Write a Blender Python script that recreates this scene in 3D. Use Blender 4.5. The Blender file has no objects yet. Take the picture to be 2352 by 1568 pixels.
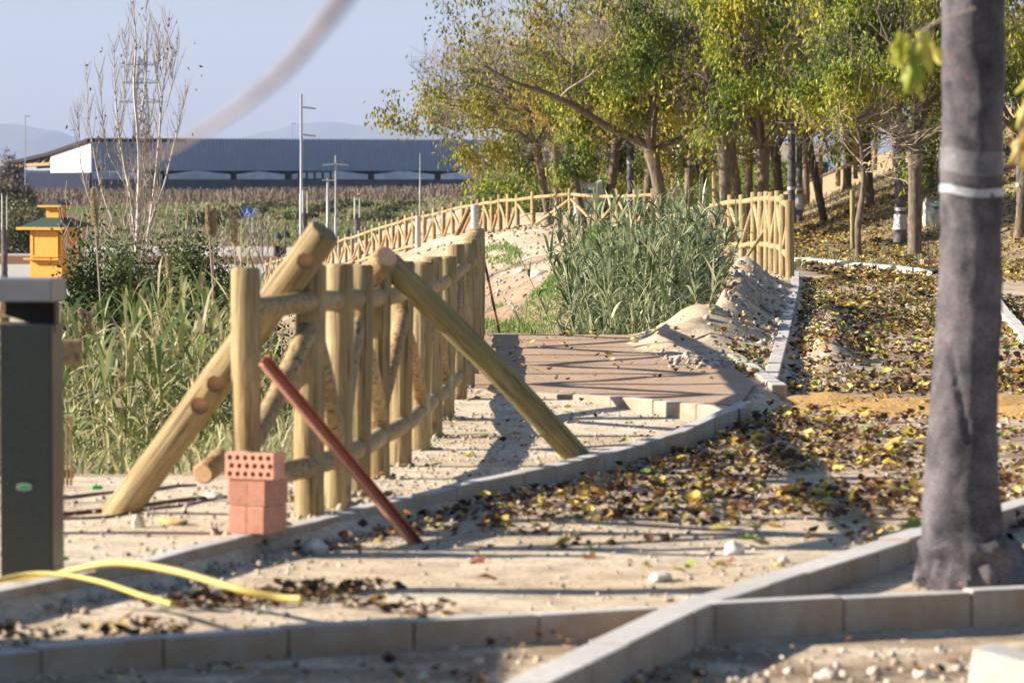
import bpy, bmesh, math, random
import numpy as np
from mathutils import Vector, Matrix, noise
R = random.Random(7)
NR = np.random.RandomState(11)
C = bpy.context.scene.collection
sc = bpy.context.scene
rad = math.radians

# ------------------------------------------------------------------ camera
FPX = 9000.0            # focal length in photo pixels (frame 2352 x 1568)
CAMH = 1.47
PITCH = math.atan(372.0 / FPX)
cam_d = bpy.data.cameras.new('camera')
cam = bpy.data.objects.new('camera', cam_d); C.objects.link(cam)
cam.location = (0, 0, CAMH)
cam.rotation_euler = (math.pi / 2 - PITCH, 0, 0)
cam_d.sensor_width = 36.0
cam_d.lens = FPX / 2352 * 36.0
cam_d.clip_start = 0.3
cam_d.clip_end = 40000
cam_d.dof.use_dof = True
cam_d.dof.focus_distance = 46.0
cam_d.dof.aperture_fstop = 5.6
cam_d.dof.aperture_blades = 7
sc.camera = cam

# ------------------------------------------------------------------ light
SUN_EL = 23.0
sun_dir = Vector((-math.sin(rad(88)) * math.cos(rad(SUN_EL)), -math.cos(rad(88)) * math.cos(rad(SUN_EL)), math.sin(rad(SUN_EL))))
w = bpy.data.worlds.new('World'); sc.world = w; w.use_nodes = True
nt = w.node_tree
bg = nt.nodes['Background']
sky = nt.nodes.new('ShaderNodeTexSky'); sky.sky_type = 'NISHITA'; sky.sun_disc = False
sky.sun_elevation = rad(SUN_EL)
sky.sun_rotation = math.atan2(sun_dir.x, sun_dir.y)
sky.air_density = 1.0; sky.dust_density = 0.5; sky.ozone_density = 3.0
nt.links.new(sky.outputs[0], bg.inputs[0])
bg.inputs[1].default_value = 0.05
sl = bpy.data.lights.new('sun', 'SUN'); sl.energy = 5.0; sl.angle = rad(0.53); sl.color = (1.0, 0.90, 0.76)
so = bpy.data.objects.new('sun', sl); C.objects.link(so)
so.rotation_euler = (-sun_dir).to_track_quat('-Z', 'Y').to_euler()
so.location = (-20, -5, 20)
sc.view_settings.view_transform = 'Standard'
sc.view_settings.look = 'None'
sc.view_settings.exposure = 1.34
sc.view_settings.gamma = 1.0
sc.view_settings.use_curve_mapping = False
sc.cycles.use_denoising = True
sc.cycles.max_bounces = 6
sc.cycles.diffuse_bounces = 1
sc.cycles.transparent_max_bounces = 8
sc.cycles.volume_bounces = 0

# ------------------------------------------------------------------ helpers
def V(px, py, Y):
    """world point seen at photo pixel (px, py) and depth Y"""
    a = (px - 1176) / FPX; b = -(py - 784) / FPX
    cp, sp = math.cos(PITCH), math.sin(PITCH)
    d = Vector((a, cp + b * sp, -sp + b * cp))
    return Vector((0, 0, CAMH)) + d * (Y / d.y)

def G(px, py, z=0.0):
    a = (px - 1176) / FPX; b = -(py - 784) / FPX
    cp, sp = math.cos(PITCH), math.sin(PITCH)
    d = Vector((a, cp + b * sp, -sp + b * cp))
    return Vector((0, 0, CAMH)) + d * ((z - CAMH) / d.z)

def tag(o, label=None, cat=None, group=None, kind=None):
    if label: o['label'] = label
    if cat: o['category'] = cat
    if group: o['group'] = group
    if kind: o['kind'] = kind
    return o

def empty(name, loc, label, cat, group=None, rz=0.0):
    o = bpy.data.objects.new(name, None); C.objects.link(o)
    o.location = loc; o.rotation_euler = (0, 0, rz); o.empty_display_size = 0.1
    return tag(o, label, cat, group)

def link(name, me, parent=None, loc=None):
    o = bpy.data.objects.new(name, me); C.objects.link(o)
    if parent is not None:
        o.parent = parent
    if loc is not None:
        o.location = loc
    return o

class MB:
    """collects shapes, builds one mesh"""
    def __init__(s, org=(0, 0, 0)):
        s.v = []; s.f = []; s.m = []; s.o = Vector(org); s.mi = 0
    def add(s, vs, fs):
        b = len(s.v)
        s.v += [tuple(Vector(p) - s.o) for p in vs]
        for f in fs:
            s.f.append(tuple(b + i for i in f)); s.m.append(s.mi)
        return s
    def box(s, c, size, rz=0, rx=0, ry=0):
        m = Matrix.Translation(c) @ Matrix.Rotation(rz, 4, 'Z') @ Matrix.Rotation(ry, 4, 'Y') @ Matrix.Rotation(rx, 4, 'X')
        x, y, z = [q / 2 for q in size]
        P = [m @ Vector(p) for p in ((-x,-y,-z),(x,-y,-z),(x,y,-z),(-x,y,-z),(-x,-y,z),(x,-y,z),(x,y,z),(-x,y,z))]
        return s.add(P, [(0,3,2,1),(4,5,6,7),(0,1,5,4),(1,2,6,5),(2,3,7,6),(3,0,4,7)])
    def bbox(s, c, size, rz=0, bev=0.01, rx=0, ry=0):
        """bevelled box"""
        m = Matrix.Translation(c) @ Matrix.Rotation(rz, 4, 'Z') @ Matrix.Rotation(ry, 4, 'Y') @ Matrix.Rotation(rx, 4, 'X')
        bm = bmesh.new(); bmesh.ops.create_cube(bm, size=1)
        for v in bm.verts: v.co = Vector((v.co.x * size[0], v.co.y * size[1], v.co.z * size[2]))
        bmesh.ops.bevel(bm, geom=bm.edges[:], offset=bev, segments=2, affect='EDGES', profile=0.6)
        bm.verts.index_update()
        s.add([m @ v.co for v in bm.verts], [[v.index for v in f.verts] for f in bm.faces]); bm.free()
        return s
    def tube(s, pts, rr, n=8, cap=True, wob=0.0, rg=R):
        pts = [Vector(p) for p in pts]
        if not hasattr(rr, '__len__'): rr = [rr] * len(pts)
        up = None; vs = []; fs = []
        for i, p in enumerate(pts):
            d = (pts[min(i + 1, len(pts) - 1)] - pts[max(i - 1, 0)])
            if d.length < 1e-9: d = Vector((0, 0, 1))
            d.normalize()
            if up is None:
                up = d.orthogonal().normalized()
            up = (up - d * up.dot(d))
            if up.length < 1e-6: up = d.orthogonal()
            up.normalize(); si = d.cross(up)
            for k in range(n):
                a = 2 * math.pi * k / n
                r = rr[i] * (1 + (rg.uniform(-wob, wob) if wob else 0))
                vs.append(p + (up * math.cos(a) + si * math.sin(a)) * r)
            if i:
                for k in range(n):
                    a0 = (i - 1) * n + k; a1 = (i - 1) * n + (k + 1) % n
                    fs.append((a0, a1, a1 + n, a0 + n))
        if cap:
            fs.append(tuple(range(n - 1, -1, -1)))
            fs.append(tuple((len(pts) - 1) * n + k for k in range(n)))
        return s.add(vs, fs)
    def prism(s, poly, h0, h1):
        n = len(poly)
        vs = [(p[0], p[1], h0) for p in poly] + [(p[0], p[1], h1) for p in poly]
        fs = [tuple(range(n - 1, -1, -1)), tuple(range(n, 2 * n))] + [(i, (i + 1) % n, (i + 1) % n + n, i + n) for i in range(n)]
        return s.add(vs, fs)
    def mesh(s, name, mats, smooth=False):
        me = bpy.data.meshes.new(name)
        me.from_pydata(s.v, [], s.f)
        for m_ in (mats if isinstance(mats, (list, tuple)) else [mats]): me.materials.append(m_)
        me.polygons.foreach_set('material_index', s.m)
        if smooth:
            me.polygons.foreach_set('use_smooth', [True] * len(me.polygons))
            try: me.set_sharp_from_angle(angle=rad(40))
            except Exception: pass
        me.update(); return me
    def build(s, name, mats, parent=None, smooth=False, world=False):
        me = s.mesh(name, mats, smooth)
        if parent is None:
            return link(name, me, None, s.o)
        o = link(name, me, parent)
        return o

def sub(parent):
    """builder in world coordinates for a child of an unrotated empty"""
    return MB(parent.location if parent is not None else (0, 0, 0))

def np_mesh(name, Vv, F, mat, col=None, smooth=False):
    me = bpy.data.meshes.new(name)
    n = len(Vv); k = F.shape[1]; nf = len(F)
    me.vertices.add(n); me.vertices.foreach_set('co', Vv.astype(np.float32).ravel())
    me.loops.add(nf * k); me.loops.foreach_set('vertex_index', F.astype(np.int32).ravel())
    me.polygons.add(nf)
    me.polygons.foreach_set('loop_start', np.arange(0, nf * k, k, dtype=np.int32))
    me.polygons.foreach_set('loop_total', np.full(nf, k, dtype=np.int32))
    if smooth: me.polygons.foreach_set('use_smooth', np.ones(nf, dtype=bool))
    me.update(calc_edges=True)
    me.materials.append(mat)
    if col is not None:
        ca = me.color_attributes.new('col', 'FLOAT_COLOR', 'POINT')
        c4 = np.ones((n, 4), np.float32); c4[:, :3] = col
        ca.data.foreach_set('color', c4.ravel())
    return me

def rot_from(fwd, roll):
    """matrices whose Y axis is fwd (N,3), rolled by roll"""
    f = fwd / np.maximum(np.linalg.norm(fwd, axis=1, keepdims=True), 1e-9)
    a = np.tile(np.array([0.0, 0.0, 1.0]), (len(f), 1)); a[np.abs(f[:, 2]) > 0.95] = (1, 0, 0)
    x = np.cross(f, a); x /= np.linalg.norm(x, axis=1, keepdims=True)
    z = np.cross(x, f)
    c = np.cos(roll)[:, None]; s_ = np.sin(roll)[:, None]
    x2 = x * c + z * s_; z2 = -x * s_ + z * c
    return np.stack([x2, f, z2], axis=2)

def scatter(PV, PF, pos, rot, scl, cols=None):
    N = len(pos); n = len(PV)
    if np.ndim(scl) == 1: scl = scl[:, None]
    P = PV[None] * scl[:, None, :]
    W = np.einsum('nij,nkj->nki', rot, P) + pos[:, None, :]
    F = (PF[None] + (np.arange(N) * n)[:, None, None]).reshape(-1, PF.shape[1])
    c = None if cols is None else np.repeat(cols, n, axis=0)
    return W.reshape(-1, 3), F, c

# ------------------------------------------------------------------ materials
def nmat(name):
    m = bpy.data.materials.new(name); m.use_nodes = True
    t = m.node_tree; b = t.nodes['Principled BSDF']
    b.inputs['Specular IOR Level'].default_value = 0.25
    return m, t, b

def ramp(t, src, stops):
    r = t.nodes.new('ShaderNodeValToRGB')
    while len(r.color_ramp.elements) < len(stops): r.color_ramp.elements.new(0.5)
    for e, (p, c) in zip(r.color_ramp.elements, stops):
        e.position = p; e.color = (c[0], c[1], c[2], 1)
    t.links.new(src, r.inputs[0]); return r.outputs[0]

def noise_n(t, scale, detail=6, rough=0.6, vec=None, dist=0.0):
    n = t.nodes.new('ShaderNodeTexNoise'); n.inputs['Scale'].default_value = scale
    n.inputs['Detail'].default_value = detail; n.inputs['Roughness'].default_value = rough
    n.inputs['Distortion'].default_value = dist
    if vec is not None: t.links.new(vec, n.inputs['Vector'])
    return n.outputs[0]

def coords(t, scale=(1, 1, 1), which='Object'):
    tc = t.nodes.new('ShaderNodeTexCoord'); mp = t.nodes.new('ShaderNodeMapping')
    mp.inputs['Scale'].default_value = scale
    t.links.new(tc.outputs[which], mp.inputs[0]); return mp.outputs[0]

def mixc(t, fac, a, b, mode='MIX'):
    n = t.nodes.new('ShaderNodeMix'); n.data_type = 'RGBA'; n.blend_type = mode
    for s_, v in ((n.inputs[0], fac), (n.inputs[6], a), (n.inputs[7], b)):
        if hasattr(v, 'is_output'): t.links.new(v, s_)
        elif hasattr(v, '__len__'): s_.default_value = (v[0], v[1], v[2], 1)
        else: s_.default_value = v
    return n.outputs[2]

def bump(t, b, src, dist=0.01, strength=1.0):
    n = t.nodes.new('ShaderNodeBump'); n.inputs['Distance'].default_value = dist; n.inputs['Strength'].default_value = strength
    t.links.new(src, n.inputs['Height']); t.links.new(n.outputs[0], b.inputs['Normal'])

def simple(name, col, rough=0.7, var=0.25, scale=20, bd=0.0, metal=0.0, spec=0.25, objvar=0.0, world=False):
    m, t, b = nmat(name)
    vec = coords(t)
    n = noise_n(t, scale, 6, 0.65, vec)
    lo = [c * (1 - var) for c in col]; hi = [min(1, c * (1 + var)) for c in col]
    c = ramp(t, n, [(0.3, lo), (0.7, hi)])
    if objvar:
        oi = t.nodes.new('ShaderNodeObjectInfo')
        c = mixc(t, 1.0, c, ramp(t, oi.outputs['Random'], [(0, [1 - objvar] * 3), (1, [1 + objvar] * 3)]), 'MULTIPLY')
    t.links.new(c, b.inputs['Base Color'])
    b.inputs['Roughness'].default_value = rough; b.inputs['Metallic'].default_value = metal
    b.inputs['Specular IOR Level'].default_value = spec
    if bd: bump(t, b, n, bd)
    return m

def wood(name, c1, c2, axis='Z', objvar=0.14, knots=True, green=0.0):
    m, t, b = nmat(name)
    sc_ = {'Z': (14, 14, 1.3), 'X': (1.3, 14, 14), 'G': (9, 9, 9)}[axis]
    vec = coords(t, sc_)
    n = noise_n(t, 2.2, 7, 0.62, vec, 0.6)
    c = ramp(t, n, [(0.28, [q * 0.72 for q in c1]), (0.5, c1), (0.72, c2)])
    if knots:
        vo = t.nodes.new('ShaderNodeTexVoronoi'); vo.inputs['Scale'].default_value = 4.2; vo.inputs['Randomness'].default_value = 1.0
        t.links.new(coords(t, (1, 1, 0.8)), vo.inputs['Vector'])
        k = ramp(t, vo.outputs['Distance'], [(0.09, (1, 1, 1)), (0.17, (0, 0, 0))])
        c = mixc(t, k, c, (0.16, 0.075, 0.03))
    st = noise_n(t, 1.1, 4, 0.6, coords(t, (2.5, 2.5, 1.2)))
    c = mixc(t, ramp(t, st, [(0.35, (0, 0, 0)), (0.75, (0.75,) * 3)]), c, (0.27, 0.255, 0.10) if green else (0.34, 0.20, 0.08))
    oi = t.nodes.new('ShaderNodeObjectInfo')
    c = mixc(t, 1.0, c, ramp(t, oi.outputs['Random'], [(0, (1 - objvar, 1 - objvar * 1.2, 1 - objvar * 1.6)), (1, (1 + objvar, 1 + objvar * .8, 1 + objvar * .4))]), 'MULTIPLY')
    ck = noise_n(t, 3.0, 3, .5, coords(t, (26, 26, .9) if axis == 'Z' else (12, 12, 12)), .3)
    c = mixc(t, ramp(t, ck, [(.57, (0, 0, 0)), (.64, (.85,) * 3)]), c, (.12, .070, .032))
    gr = noise_n(t, 2.3, 6, .7, coords(t, (1.3, 1.3, .8)))
    c = mixc(t, ramp(t, gr, [(.44, (0, 0, 0)), (.68, (.75,) * 3)]), c, (.20, .165, .095))
    t.links.new(c, b.inputs['Base Color']); b.inputs['Roughness'].default_value = 0.78
    ad = t.nodes.new('ShaderNodeMath'); ad.operation = 'SUBTRACT'; t.links.new(n, ad.inputs[0]); t.links.new(ck, ad.inputs[1])
    bump(t, b, ad.outputs[0], 0.007, 0.9)
    return m

def vcol(name, rough=0.75, transl=0.0, nscale=60, var=0.3, spec=0.3, bd=0.0):
    m, t, b = nmat(name)
    a = t.nodes.new('ShaderNodeAttribute'); a.attribute_name = 'col'
    n = noise_n(t, nscale, 4, 0.6, coords(t))
    c = mixc(t, 1.0, a.outputs['Color'], ramp(t, n, [(0.3, [1 - var] * 3), (0.7, [1 + var] * 3)]), 'MULTIPLY')
    t.links.new(c, b.inputs['Base Color']); b.inputs['Roughness'].default_value = rough
    b.inputs['Specular IOR Level'].default_value = spec
    if bd: bump(t, b, n, bd)
    if transl:
        tr = t.nodes.new('ShaderNodeBsdfTranslucent'); mx = t.nodes.new('ShaderNodeMixShader')
        mx.inputs[0].default_value = transl
        t.links.new(c, tr.inputs[0]); t.links.new(b.outputs[0], mx.inputs[1]); t.links.new(tr.outputs[0], mx.inputs[2])
        t.links.new(mx.outputs[0], t.nodes['Material Output'].inputs[0])
    return m

M_post = wood('treated_pine', (0.41, 0.325, 0.175), (0.62, 0.52, 0.325))
M_rail = wood('treated_pine_rail', (0.45, 0.35, 0.205), (0.60, 0.505, 0.335), 'G', knots=False)
M_green = wood('green_pine', (0.31, 0.255, 0.12), (0.47, 0.395, 0.21), green=1)
M_tan = wood('tan_pine', (0.46, 0.29, 0.155), (0.60, 0.42, 0.25), 'G', knots=False)
M_cut = simple('cut_wood', (0.80, 0.50, 0.29), 0.8, 0.2, 30)
M_kerb = simple('kerb_concrete', (0.58, 0.56, 0.53), 0.85, 0.16, 22, 0.002, objvar=0.10)
def kerb_dirt_shade(m):  # brown soil on side faces, with their shade painted in; tops stay pale
    t = m.node_tree; b = t.nodes['Principled BSDF']; old = b.inputs['Base Color'].links[0].from_socket
    n = noise_n(t, 3.0, 7, .7, coords(t)); g = t.nodes.new('ShaderNodeNewGeometry'); sx = t.nodes.new('ShaderNodeSeparateXYZ'); t.links.new(g.outputs['Normal'], sx.inputs[0])
    up_ = ramp(t, sx.outputs['Z'], [(.3, (1, 1, 1)), (.8, (.10,) * 3)])
    f = mixc(t, 1.0, ramp(t, n, [(.28, (.45,) * 3), (.60, (1.0,) * 3)]), up_, 'MULTIPLY')
    t.links.new(mixc(t, f, old, (.36, .26, .175)), b.inputs['Base Color'])
kerb_dirt_shade(M_kerb)
M_conc = simple('rough_concrete', (0.50, 0.44, 0.36), 0.95, 0.30, 9, 0.02)
M_cwhite = simple('pale_concrete', (0.62, 0.58, 0.52), 0.9, 0.1, 12, 0.003)
M_brick = simple('fired_clay', (0.70, 0.345, 0.245), 0.85, 0.16, 40, 0.001, objvar=0.10)
M_redmetal = simple('red_oxide', (0.40, 0.125, 0.075), 0.5, 0.2, 30, spec=0.4)
M_bol = simple('bollard_paint', (0.020, 0.027, 0.025), 0.42, 0.3, 60, spec=0.5)
M_bolcap = simple('bollard_cap_metal', (0.16, 0.17, 0.19), 0.4, 0.15, 8, spec=0.5)
M_dark = simple('black_void', (0.01, 0.01, 0.011), 0.6, 0.1, 8)
M_darkwrap = simple('dark_wrap', (0.055, 0.04, 0.05), 0.7, 0.3, 8)
M_silver = simple('silver', (0.5, 0.55, 0.52), 0.3, 0.1, 20, metal=0.6)
M_greenpl = simple('green_plastic', (0.05, 0.42, 0.10), 0.5, 0.1, 20)
M_hose = simple('yellow_hose', (0.62, 0.47, 0.13), 0.5, 0.12, 14, spec=0.4)
M_pipe = simple('corrugated_red_pipe', (0.15, 0.04, 0.03), 0.5, 0.2, 30)
M_plastic = simple('plastic_film', (0.42, 0.42, 0.44), 0.25, 0.12, 30, spec=0.6)
M_steel = simple('galvanised_steel', (0.30, 0.31, 0.33), 0.45, 0.12, 12, metal=0.25, spec=0.5)
M_steeld = simple('dark_steel', (0.07, 0.07, 0.08), 0.5, 0.1, 12)
M_bag = simple('woven_sack', (0.50, 0.52, 0.50), 0.8, 0.25, 6, 0.01)
M_orange = simple('orange_stained_wood', (0.72, 0.30, 0.045), 0.65, 0.18, 9)
M_shingle = simple('green_shingle', (0.045, 0.075, 0.055), 0.9, 0.35, 14)
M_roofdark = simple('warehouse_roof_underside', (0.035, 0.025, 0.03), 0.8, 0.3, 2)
M_shed = simple('slate_blue_sheet', (0.35, 0.44, 0.58), 0.55, 0.08, 0.6)
M_shedw = simple('white_sheet', (0.80, 0.80, 0.78), 0.6, 0.04, 0.5)
M_navy = simple('navy_wall', (0.007, 0.012, 0.035), 0.7, 0.25, 0.8)
M_greywall = simple('grey_wall', (0.10, 0.115, 0.145), 0.8, 0.2, 0.7)
M_film = simple('greenhouse_film', (0.74, 0.79, 0.80), 0.6, 0.25, 0.6)
M_whitewall = simple('white_render', (0.78, 0.75, 0.68), 0.85, 0.05, 2)
M_brown = simple('brown_roof', (0.16, 0.10, 0.085), 0.85, 0.35, 3)
M_blue = simple('sign_blue', (0.02, 0.12, 0.55), 0.4, 0.05, 20)
M_white = simple('white_paint', (0.80, 0.80, 0.80), 0.5, 0.03, 20)
M_glass = simple('lamp_diffuser', (0.62, 0.66, 0.66), 0.2, 0.05, 20, spec=0.6)
M_bark = None
def bark_mat(name, c1, c2, sc_=(7, 7, 2.2), bd=0.015):
    m, t, b = nmat(name)
    n = noise_n(t, 2.6, 8, 0.68, coords(t, sc_), 0.5)
    t.links.new(ramp(t, n, [(0.33, c1), (0.66, c2)]), b.inputs['Base Color']); b.inputs['Roughness'].default_value = 0.9
    bump(t, b, n, bd); return m
M_bark = bark_mat('grey_brown_bark', (0.10, 0.072, 0.056), (0.27, 0.215, 0.165))
M_twig = bark_mat('mauve_twig', (0.16, 0.115, 0.10), (0.36, 0.28, 0.24), (3, 3, 3))
M_palebark = bark_mat('white_poplar_bark', (0.42, 0.38, 0.34), (0.68, 0.65, 0.60), (5, 5, 3), 0.003)
M_palestick = bark_mat('pale_twig', (0.34, 0.26, 0.20), (0.52, 0.42, 0.33), (3, 3, 3), 0.002)
M_greystick = bark_mat('grey_twig', (0.20, 0.16, 0.135), (0.38, 0.32, 0.27), (3, 3, 3), 0.002)
M_leaf = vcol('tree_leaf', 0.45, 0.45, 20, 0.15, 0.4)
M_ground_leaf = vcol('fallen_leaf', 0.6, 0.10, 25, 0.25, 0.3)
M_reed = vcol('reed_blade', 0.5, 0.25, 8, 0.15, 0.4)
M_plume = vcol('reed_plume', 0.9, 0.25, 30, 0.25, 0.1)
M_bush = vcol('bush_leaf', 0.55, 0.30, 8, 0.15, 0.35)
M_grass = vcol('grass_blade', 0.6, 0.30, 10, 0.15, 0.3)
M_scrub = vcol('dry_scrub', 0.9, 0.1, 1, 0.2, 0.1)
M_stone = vcol('stone', 0.9, 0.0, 30, 0.18, 0.2, 0.01)
M_gland = vcol('ground', 0.95, 0.0, 9, 0.14, 0.12)

def cloth_mat():
    m, t, b = nmat('grey_geotextile_wrap')
    vec = coords(t)
    n1 = noise_n(t, 5, 6, 0.6, vec); n2 = noise_n(t, 160, 3, 0.6, vec)
    c = ramp(t, n1, [(0.34, (0.047, 0.045, 0.050)), (0.66, (0.195, 0.185, 0.194))])
    fl = ramp(t, n2, [(0.36, (0.55, 0.55, 0.58)), (0.62, (1.4, 1.32, 1.38))])
    c = mixc(t, 1.0, c, fl, 'MULTIPLY')
    n3 = noise_n(t, 48, 2, 0.5, vec)
    c = mixc(t, ramp(t, n3, [(0.68, (0, 0, 0)), (0.72, (0.6,) * 3)]), c, (0.34, 0.09, 0.08))
    t.links.new(c, b.inputs['Base Color']); b.inputs['Roughness'].default_value = 0.95
    bump(t, b, n2, 0.008); return m
M_cloth = cloth_mat()

def gravel_detail(m):
    t = m.node_tree; b = t.nodes['Principled BSDF']
    vec = coords(t)
    a = noise_n(t, 38, 8, 0.75, vec); f = noise_n(t, 3.5, 6, 0.6, vec)
    old = b.inputs['Base Color'].links[0].from_socket
    c = mixc(t, 1.0, old, ramp(t, a, [(0.34, (0.60, 0.56, 0.52)), (0.48, (1.0,) * 3), (0.66, (1.25, 1.22, 1.18))]), 'MULTIPLY')
    c = mixc(t, 1.0, c, ramp(t, f, [(0.33, (0.80, 0.77, 0.73)), (0.55, (1.10, 1.09, 1.06))]), 'MULTIPLY')
    t.links.new(c, b.inputs['Base Color'])
    bump(t, b, a, 0.011, 0.9)
gravel_detail(M_gland)

# ------------------------------------------------------------------ terrain
def ss(a, b, x):
    t_ = np.clip((x - a) / (b - a), 0, 1); return t_ * t_ * (3 - 2 * t_)
K1 = [G(-260, 1392, .03), G(0, 1357, .03), G(160, 1318, .03), G(360, 1284, .03), G(480, 1249, .03), G(784, 1181, .03), G(1064, 1113, .03), G(1304, 1065, .03), G(1568, 993, .03), G(1728, 920, .03)]
K6 = [G(1785, 876, .03), G(1812, 768, .04), G(1836, 655, .04), G(1836, 622, .04)]
K1y = np.array([p.y for p in K1]); K1x = np.array([p.x for p in K1])
K6y = np.array([p.y for p in K6]); K6x = np.array([p.x for p in K6])
EDY = np.concatenate([K1y, [26.6], K6y + .0, [70, 90]]); EDX = np.concatenate([K1x, [1.72], K6x, [4.9, 5.2]])
o_ = np.argsort(EDY); EDY = EDY[o_]; EDX = EDX[o_]
XBY = np.array([0, 19.0, 20.5, 24, 30, 36.6, 37.3, 40, 45, 55, 62, 68, 80, 92, 100, 110, 123, 139, 150, 300])
XBX = np.array([-40, -40, -1.75, -1.25, -.65, -.55, 2.05, 2.3, 2.65, 3.3, 3.2, 2.8, 2.0, -.6, -1, -1, -1.5, -3, -2, -2.])
XBW = np.array([4, 4, 1.6, 1.2, 1.0, 1.0, .8, .9, 1.2, 1.6, 2.2, 6, 8, 7, 6, 6, 7, 7, 7, 7.])
FY = np.array([0, 15.5, 16.8, 18.5, 20, 21.2, 22.8, 24.2, 25.3, 26.0, 26.6]); FZ = np.array([0, 0, .01, -.028, -.058, -.085, -.106, -.116, -.08, -.02, 0.0])
def H(x, y, detail=True):
    x = np.asarray(x, float); y = np.asarray(y, float)
    val = -1.9 - 0.7 * ss(55, 100, y)
    val = val + 2.2 * ss(236, 292, y) - 0.0 * x
    val = val + 0.5 * np.sin(x * .07 + 1) * ss(245, 290, y) * 0.4
    pl = np.interp(y, FY, FZ)
    # right-hand bed lies lower than the gravel strip
    ex = np.interp(y, EDY, EDX)
    bed = ss(-.03, .08, x - ex) * (1 - ss(80, 92, y))
    pl = pl * (1 - bed) - 0.068 * bed
    pl = pl + 0.17 * ss(80, 95, y) * (1 - ss(6, 8, x)) * ss(-2, 2, x) 
    pl = pl + ss(84, 99, y) * 0.40 * np.maximum(0, x - 7.2 - 0.02 * (y - 100)) 
    pl = pl + 0.35 * np.maximum(0, x - 9.4) * ss(50, 70, y) * (1 - ss(84, 99, y))
    pl = np.where(y > 150, pl * (1 - ss(150, 200, y)) , pl)
    # trench in the immediate foreground
    tr = (1 - ss(13.0, 13.25, y + 0.0 - np.interp(x, [-1.6, .5, 1.8], [-1.15, 0.1, .62])))
    pl = pl * (1 - tr) - (0.070 + 0.045 * ss(0, 1, x)) * tr
    xb = np.interp(y, XBY, XBX); xw = np.interp(y, XBY, XBW)
    m = ss(0, 1, (x - (xb - xw)) / xw)
    h = val + (pl - val) * m
    if detail:
        # bank bumps
        bank = np.clip(4 * m * (1 - m), 0, 1)
        h = h + bank * 0.10 * (np.sin(x * 2.7 + y * .9) * np.sin(x * 1.1 - y * .63) + .5 * np.sin(x * 6.1 + 2 * y)) 
        h = h + 0.003 * np.sin(x * 5.3 + 1.3 * y) * np.sin(y * 2.9 - x * 2)
        # heap of earth beside the right-hand kerb
        md = np.exp(-((x - np.interp(y, K6y, K6x) + .75) / .42) ** 2) * ss(31, 37, y) * (1 - ss(52, 58, y))
        h = h + 0.30 * md * (1 + .25 * np.sin(y * 2.2) + .2 * np.sin(y * 5 + x * 4))
        gp = np.exp(-((x - np.interp(y, K6y, K6x) - .38) / .18) ** 2) * ss(30, 33, y) * (1 - ss(43, 47, y))
        h = h + 0.13 * gp * (1 + .4 * np.sin(y * 3.1))
        sp_ = np.exp(-((x - .7) / 1.5) ** 2) * np.exp(-((y - 91) / 3.5) ** 2)
        h = h + 0.30 * sp_
    return h
def Hf(x, y): return float(H(x, y))

def vnoise(x, y, s, seed=0):
    out = np.empty(len(x))
    for i in range(len(x)): out[i] = noise.noise((x[i] * s + seed, y[i] * s - seed, seed * 1.7))
    return out

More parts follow.
